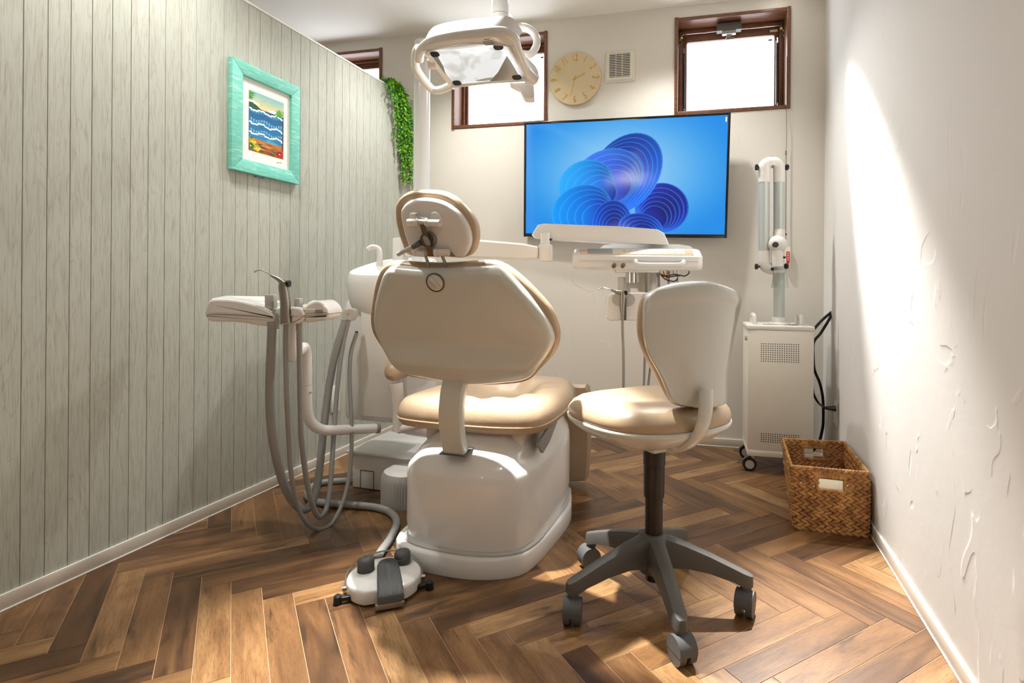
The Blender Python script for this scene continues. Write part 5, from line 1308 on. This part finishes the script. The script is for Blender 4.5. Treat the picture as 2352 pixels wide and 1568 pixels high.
# wall plate low on the boarded wall
s_, z_ = wallL(768, 915); FSw = fr(FL @ V((s_, z_, 0)), eL, Z, nL)
sp = thing('wall_plate', 'slim white wall plate on the boarded wall behind the hoses', 'switch', FSw.translation)
B().box((0, 0, .006), (.070, .145, .012), FSw, .003).obj('plate', 'white2', sp)
B().box((0, 0, .013), (.034, .090, .004), FSw, .001).obj('rocker', 'white', sp)

# ------------------------------------------------------------------ FUME EXTRACTOR
exr = eB; exn = -nB
p_bl = at(1716.6, 1031, 2.96)
FE = fr(V((p_bl.x, p_bl.y, 0)), eB, nB, Z)    # x right, y away
ZB0, ZB1 = p_bl.z, at(1716.6, 757, 2.96).z
EW = (hit(1868, 900, p_bl, nB) - hit(1716.6, 900, p_bl, nB)).dot(eB); ED = .30
fx = thing('fume_extractor', 'tall pale steel suction unit on castors with jointed tube arm in the corner', 'extractor', FE @ V((EW / 2, ED / 2, 0)))
B().box((EW / 2, ED / 2, (ZB0 + ZB1) / 2), (EW, ED, ZB1 - ZB0), FE, .002).obj('cabinet', 'cab', fx)
B().box((EW / 2, ED / 2, ZB0 - .017), (EW, ED, .033), FE, .002).obj('base_tray', 'cab', fx)
B().box((EW / 2, ED / 2, ZB1 + .012), (EW + .008, ED + .008, .022), FE, .004).obj('top_plate', 'white2', fx)
dots = B()
def holes(x0, x1, y0, y1, nx, ny):
    a = hit(x0, y0, p_bl, nB); c = hit(x1, y1, p_bl, nB); ax = (a - FE.translation).dot(eB); cx = (c - FE.translation).dot(eB)
    for i in range(nx):
        for j in range(ny):
            x = ax + (cx - ax) * i / (nx - 1); z = a.z + (c.z - a.z) * j / (ny - 1)
            dots.loops([[FE @ V((x + .0030 * cos(q * pi / 3), -.0006, z + .0030 * sin(q * pi / 3))) for q in range(6)], [FE @ V((x + .0030 * cos(q * pi / 3), .0005, z + .0030 * sin(q * pi / 3))) for q in range(6)]])
holes(1749, 1834, 789, 832, 17, 9); holes(1749, 1834, 995, 1019, 17, 5)
dots.obj('vent_perforation', 'black', fx, smooth=False, kind='stuff')
for x in (.04, EW - .045):
    z0 = ZB1 + .02
    B().tube([FE @ V((x, .09, z0)), FE @ V((x, .09, z0 + .035)), FE @ V((x, .105, z0 + .05)), FE @ V((x, .20, z0 + .05)), FE @ V((x, .215, z0 + .035)), FE @ V((x, .215, z0))], .011, 30, 12).obj('carry_handle', 'white2', fx)
B().box((EW / 2 + .01, .10, ZB1 + .0235), (.17, .045, .002), FE).obj('control_strip', 'grey', fx, smooth=False)
B().tube([FE @ V((-.012, .05, ZB1 - .05)), FE @ V((.0, .05, ZB1 - .05))], .012, 2, 14, False).obj('side_knob', 'chrome', fx)
for i, (x, y) in enumerate(((.035, .04), (.035, ED - .04), (EW - .035, .04), (EW - .035, ED - .04))):
    c = FE @ V((x, y, 0)); zb_ = ZB0 - .033
    cs = B().box((0, 0, zb_ - .004), (.05, .05, .006), fr(c, eB, nB, Z), .001).tube([c + Z * (zb_ - .01), c + Z * (zb_ - .022)], .016, 2, 14, False).obj('caster', 'chrome', fx)
    rr = .036; cc = c + Z * rr - eB * .02
    B().tube([cc - nB * .012, cc + nB * .012], rr, 2, 32, False).obj('tyre', 'black', cs, ang=40)
    B().tube([cc - nB * .0135, cc - nB * .010], rr * .64, 2, 28, False).obj('hub_cap', 'lgrey', cs, ang=40)
    fn_ = [cc + eB * (rr * 1.12 * cos(q)) + Z * (rr * 1.12 * sin(q)) for q in [radians(50 + 13 * k) for k in range(13)]]
    B().loops([[p - nB * .010 for p in fn_] , [p + nB * .010 for p in fn_]], False, False, False).loops([[p.lerp(cc, .16) - nB * .010 for p in fn_], [p.lerp(cc, .16) + nB * .010 for p in fn_]], False, False, False).obj('fork', 'dgrey', cs)
    B().box((0, 0, 0), (.026, .016, .005), fr(cc - eB * (rr + .016) + Z * .004, eB, nB, Z), .001).obj('brake_tab', 'dgrey', cs)
ec = FE @ V((EW * .5 - .002, .13, 0)); YE = ec.y
def e2(x, y, d=0.0): return at(x, y, YE + d)
B().lathe([(.058, ZB1 + .022), (.058, ZB1 + .030), (.050, ZB1 + .034), (.036, ZB1 + .036), (.036, ZB1 + .062), (.030, ZB1 + .063)], Matrix.Translation((e2(1789.5, 700).x, YE, 0)), 32).obj('socket', 'white2', fx)
tb = .0298
B().tube([V((e2(1789.5, 700).x, YE, ZB1 + .05)), e2(1789.5, 628)], .0292, 2, 28, False).obj('lower_tube', 'alu', fx)
B().tube([e2(1788.5, 640, .0) , e2(1787, 612, -.02), e2(1785, 600, -.03)], .030, 10, 24).obj('tube_neck', 'alu', fx)
# clear hood
k_ = Matrix.Translation(V((e2(1786, 640).x, YE - .035, 0)))
z1_, z0_ = e2(1786, 626).z, e2(1786, 661).z
B().lathe([(.046, z0_), (.034, z1_), (.033, z1_), (.045, z0_)], k_, 32, False, False).obj('clear_hood', 'clear', fx)
B().lathe([(.034, z1_ - .004), (.034, z1_ + .012)], k_, 32).obj('hood_collar', 'lgrey', fx)
# lower joint elbow white, ball with knob
B().tube([e2(1786, 612, -.03), e2(1784.5, 590, -.03), e2(1783, 575, -.03)], .0305, 10, 24).obj('neck_elbow', 'white2', fx)
B().ball(e2(1786, 561, -.03), (.050, .040, .050), None, 28, 16).obj('ball_joint', 'white2', fx)
B().tube([e2(1789.5, 561, -.02), e2(1789.5, 545, -.02), e2(1789.5, 531, -.01)], .0315, 6, 24).obj('joint_collar', 'white2', fx)
B().tube([e2(1789.5, 532, -.01), e2(1789.5, 417, .0)], .0290, 2, 28, False).obj('right_tube', 'alu', fx)
B().tube([e2(1754.5, 578), e2(1755, 417)], .0290, 2, 28, False).obj('left_tube', 'alu', fx)
B().tube([e2(1755, 419), e2(1755, 395), e2(1756, 380), e2(1768, 373), e2(1773, 380)], .0305, 26, 24).obj('left_top_elbow', 'white2', fx)
B().tube([e2(1789.5, 419), e2(1789.5, 395), e2(1788, 380), e2(1776, 373), e2(1771, 380)], .0305, 26, 24).obj('right_top_elbow', 'white2', fx)
B().tube([e2(1754.5, 576), e2(1755, 600), e2(1759, 612), e2(1772, 617), e2(1782, 612, .02), e2(1788, 604, .04)], .0305, 30, 24).obj('bottom_elbow', 'white2', fx)
def star(p, n_, r_=.014):
    z_ = V(n_).normalized(); x_ = z_.orthogonal().normalized(); y_ = z_.cross(x_); f = fr(p, x_, y_, z_)
    pts = [((r_ * (1 + .16 * cos(6 * q))) * cos(q), (r_ * (1 + .16 * cos(6 * q))) * sin(q)) for q in [2 * pi * i / 48 for i in range(48)]]
    B().prism(pts, 0, .014, f, .002).lathe([(.006, -.02), (.006, .001)], f, 10).obj('star_knob', 'black', fx, ang=40)
star(e2(1741, 384), (-1, .1, 0)); star(e2(1804.5, 384), (1, .1, 0)); star(e2(1740.5, 612), (-1, .1, 0)); star(e2(1803, 611), (1, .1, 0)); star(e2(1780, 562, -.072), (0, -1, 0))
for x, y in ((1803.5, 538), (1801.5, 591)): B().tube([e2(x - 2, y, -.02), e2(x + 2, y, -.03)], .006, 2, 10, False).obj('set_screw', 'black', fx)
B().tube([e2(1774, 617.5, -.05), e2(1774, 618, -.07)], .0085, 2, 14, False).obj('small_knob', 'black', fx)

# power cables
YC = 3.06
cb = thing('power_cable', 'black power cable looping behind the suction unit to the wall socket', 'cable', at(1890, 1010, YC))
B().tube([at(1862, 765, YC), at(1885, 738, YC), at(1908, 718, YC + .02), at(1911, 717, YC + .03), at(1905, 732, YC), at(1885, 765, YC), at(1869, 786, YC), at(1868, 820, YC), at(1871, 850, YC), at(1883, 880, YC), at(1890, 915, YC), at(1891, 960, YC), at(1889, 985, YC), at(1880, 1018, YC), at(1862, 1040, YC + .05)], .0075, 90, 10).obj('cord', 'black', cb)
p_w = hit(1919, 938, nR * (dR - .016), nR)
B().tube([at(1866, 880, YC - .04), at(1869, 905, YC - .04), at(1880, 925, YC - .05), at(1892, 934, p_w.y), at(1900, 936, p_w.y)], .0058, 30, 10).obj('plug_cord', 'black', cb)
B().tube([p_w - nR * .055, p_w - nR * .03, p_w - nR * .012, p_w], lambda t: .008 + .011 * t, 8, 12, flat=.8).obj('plug', 'black', cb)
s_o = hit(1922, 950, nR * dR, nR); FO = fr(s_o, -eR, Z, -nR)
ou = thing('wall_socket', 'white double wall socket on the plastered wall above the basket', 'socket', s_o)
B().box((0, 0, .005), (.072, .128, .010), FO, .004).obj('cover_plate', 'white2', ou)
B().box((0, 0, .011), (.040, .092, .004), FO, .001).obj('outlet_insert', 'white', ou)
wk = [hit(1912, 716, nR * (dR - .0012), nR), hit(1925, 740, nR * (dR - .0012), nR), hit(1922, 880, nR * (dR - .0012), nR), hit(1921, 915, nR * (dR - .0012), nR)]
eh = thing('thin_wall_cable', 'thin white cable clipped to the plastered wall above the socket', 'cable', wk[-1]); B().tube(wk, .0014, 40, 6).obj('white_lead', 'white2', eh)

# window pull cord
sW, zW = wallB(1807, 262)
def wb(x, y, off=.02): p = hit(x, y, nB * (dB - off), nB); return p
cd = thing('window_cord', 'thin window opener cord with bead chain hanging below the right window', 'cord', wb(1806, 605))
B().tube([wb(1807, 130, .01), wb(1806.5, 250, .012), wb(1807, 300, .02), wb(1806, 345, .02)], .0016, 12, 6).obj('cord_line', 'gun', cd)
B().lathe([(.001, 0), (.005, .004), (.005, .03), (.001, .034)], Matrix.Translation(wb(1805.5, 358)), 10).obj('cord_joint', 'gun', cd)
ch_ = B(); pA, pB_ = wb(1806, 360), wb(1804.5, 575)
for i in range(90): ch_.ball(pA.lerp(pB_, i / 89), .0034, None, 6, 4)
ch_.obj('bead_chain', 'gun', cd, kind='stuff')
hb = wb(1808, 592, .0); FHb = fr(hb, eB, Z, -nB)
hx = thing('opener_handle_box', 'small white wall holder with red arrow label beside the suction arm', 'holder', hb)
B().box((0, 0, .014), (.030, .125, .028), FHb, .004).obj('holder_body', 'ivory', hx)
B().prism([(-.009, .036), (.009, .036), (.009, -.024), (.0, -.046), (-.009, -.024)], .0283, .0290, FHb).obj('arrow_label', 'red', hx, smooth=False)
for i in range(4): B().box((0, .026 - i * .013, .0293), (.006, .008, .0005), FHb).obj('label_print', 'ivory', hx, smooth=False)

# ------------------------------------------------------------------ BASKET
bf = floor_at(1826, 1214); bfr = floor_at(2006, 1236); 
FBk2 = fr(V((bfr.x - .010, bfr.y, 0)), -V((bfr.x - bf.x, bfr.y - bf.y, 0)).normalized(), eR, Z)
# corners on the floor and at the rim (the basket flares a little upward)
c_fr = V((bfr.x - .016, bfr.y + .004, 0)); c_fl = V((bf.x, bf.y, 0))
t_fr = at(2007, 1087, 2.175); t_fl = at(1828, 1072, 2.24); HBk = .255
t_fr = V((c_fr.x + .004, c_fr.y, HBk)); t_fl = V((c_fl.x - .016, c_fl.y - .0, HBk))
t_br = hit(1953, 1017, V((0, 0, HBk)), Z); t_bl = hit(1798, 1008, V((0, 0, HBk)), Z)
mx_ = (t_br.dot(nR) - (dR - .022)); 
if mx_ > 0: t_br = t_br - nR * mx_
for _c in (c_fr, t_fr):
    m_ = _c.dot(nR) - (dR - .022)
    if m_ > 0: _c -= nR * m_
c_br = V((t_br.x, t_br.y - .02, 0)); c_bl = V((t_bl.x + .02, t_bl.y - .02, 0))
bkt = thing('woven_basket', 'rectangular woven straw basket with cut-out handles against the plastered wall', 'basket', (c_fl + c_fr + c_br + c_bl) / 4)
rb_ = random.Random(5)
corners = [(c_fl, t_fl), (c_fr, t_fr), (c_br, t_br), (c_bl, t_bl)]
NR_ = 9; rh_ = HBk / NR_
def lump(b, c, ax, up, nn, L, w_, th):
    """spindle-shaped flattened straw bundle"""
    seg, rg = 8, 6; rings = []
    for j in range(rg + 1):
        t = j / rg; rr = max(.12, sin(pi * (.06 + .88 * t)) ** .8)
        rings.append([c + ax * (L * (t - .5)) + up * (w_ * rr * cos(2 * pi * i / seg)) + nn * (th * rr * sin(2 * pi * i / seg)) for i in range(seg)])
    b.loops(rings)
for r_ in range(NR_):
    zf = (r_ + .5) / NR_
    br_ = B()
    for si in range(4):
        (c0, t0), (c1, t1) = corners[si], corners[(si + 1) % 4]
        p0 = c0.lerp(t0, zf); p1 = c1.lerp(t1, zf); e = (p1 - p0); L = e.length; e.normalize(); up = ((t0 - c0) + (t1 - c1)).normalized(); nn = e.cross(up).normalized()
        n_ = int(L / .0255)
        for i in range(n_):
            f_ = (i + .5) / n_
            if si in (0, 2) and r_ in (6, 7) and .33 < f_ < .69: continue
            for sgn in (-1, 1):
                ax = (e * 1.0 + up * (.50 * sgn)).normalized()
                upv = nn.cross(ax).normalized()
                c = p0.lerp(p1, f_) + up * (sgn * rh_ * .25) + e * (sgn * .004 + rb_.uniform(-.002, .002)) + nn * rb_.uniform(-.001, .0015)
                lump(br_, c, ax, upv, nn, .040 + rb_.uniform(-.003, .004), .0088, .0085)
    br_.obj('braid_row', 'straw', bkt, ang=60)
# rim, handle bars, bottom
rim = B(); bott = B()
for si in range(4):
    (c0, t0), (c1, t1) = corners[si], corners[(si + 1) % 4]
    for bb_, p0, p1, rr in ((rim, t0, t1, .0072), (bott, c0 + Z * .006, c1 + Z * .006, .006)):
        e = (p1 - p0).normalized(); n_ = int((p1 - p0).length / .012)
        for i in range(n_):
            c = p0.lerp(p1, (i + .5) / n_); ax = (e + Z * .5).normalized(); nn = e.cross(Z).normalized()
            lump(bb_, c, ax, nn.cross(ax).normalized(), nn, .020, rr, rr)
rim.obj('rim', 'straw', bkt, ang=60); bott.obj('bottom_edge', 'straw', bkt, ang=60)
for si in (0, 2):
    (c0, t0), (c1, t1) = corners[si], corners[(si + 1) % 4]
    hb_ = B(); up = Z
    p0, p1 = t0.lerp(c0, .07), t1.lerp(c1, .07); e = (p1 - p0).normalized(); nn = e.cross(Z).normalized()
    for i in range(13):
        c = p0.lerp(p1, .33 + .36 * i / 12); ax = (Z + e * (.35 if i % 2 else -.35)).normalized(); lump(hb_, c, ax, nn.cross(ax).normalized(), nn, .040, .0075, .0095)
    hb_.obj('handle_wrap', 'straw', bkt, ang=60)
    eg = B(); q = lambda f_, h_: c0.lerp(t0, h_).lerp(c1.lerp(t1, h_), f_)
    for (fa_, ha_, fb__, hb2) in ((.325, .66, .325, .90), (.695, .66, .695, .90), (.32, .665, .70, .665), (.32, .885, .70, .885)):
        a_, b__ = q(fa_, ha_), q(fb__, hb2); dd = (b__ - a_); m_n = max(3, int(dd.length / .012)); dd.normalize(); nn_ = e.cross(Z).normalized()
        for i in range(m_n): lump(eg, a_.lerp(b__, (i + .5) / m_n), dd, nn_.cross(dd).normalized(), nn_, .024, .0085, .0098)
    eg.obj('handle_edge', 'straw', bkt, ang=60)
fb = B(); fb.loops([[c_fl + Z * .004, c_fr + Z * .004, c_br + Z * .004, c_bl + Z * .004], [c_fl + Z * .012, c_fr + Z * .012, c_br + Z * .012, c_bl + Z * .012]]); fb.obj('bottom_panel', 'straw', bkt, smooth=False)
# folded cream cloth inside
cc_ = (c_fl + c_fr) / 2 + V((.02, .075, 0)); 
cl_ = B().pad([(-.10, -.05), (.09, -.05), (.10, 0), (.09, .05), (-.10, .05), (-.11, 0)], fr(cc_ + Z * .014, (c_fr - c_fl), eR, Z), [(.0, 0), (-.004, .05), (-.002, .12), (.006, .155), (.02, .165)], .004, 5, 50).obj('folded_cloth', 'paper')
tag(cl_, 'cream cloth bundle lying inside the woven basket', 'cloth')
#@@LIGHTS
def downlight(x, y, p, beam, blend, ax, ay):
    t = thing('downlight', None, 'light', (x, y, CEIL))
    f = Matrix.Translation((x, y, CEIL))
    B().lathe([(.036, -.001), (.052, -.001), (.055, -.004), (.052, -.007), (.040, -.004), (.036, -.001)], f, 32, False, False).obj('trim_ring', 'white2', t)
    B().lathe([(.001, -.0015), (.037, -.0015)], f, 24, True, False).obj('lens', 'lens', t)
    ld = bpy.data.lights.new('downlight_beam', 'SPOT'); ld.energy = p; ld.color = (1, .975, .935); ld.spot_size = radians(beam); ld.spot_blend = blend; ld.shadow_soft_size = .035
    lo = bpy.data.objects.new('light_source', ld); COL.objects.link(lo); lo.parent = t
    dr = V((ax, ay, 0)) - V((x, y, CEIL)); lo.location = (0, 0, -.02); lo.rotation_euler = dr.to_track_quat('-Z', 'Y').to_euler()
    return t
for i, a in enumerate(LIGHTS):
    t = downlight(*a); t['label'] = 'small round recessed ceiling downlight ' + ['above the dental chair seat', 'near the back wall by the white pole', 'above the dentist stool, near the screen', 'in the corner above the woven basket', 'added as fill beside the framed picture', 'added as fill in front of the dentist stool', 'added as fill by the boarded wall behind the viewpoint', 'added as fill by the plastered wall behind the viewpoint', 'beyond the boarded wall'][i]; t['group'] = 'recessed ceiling downlights'
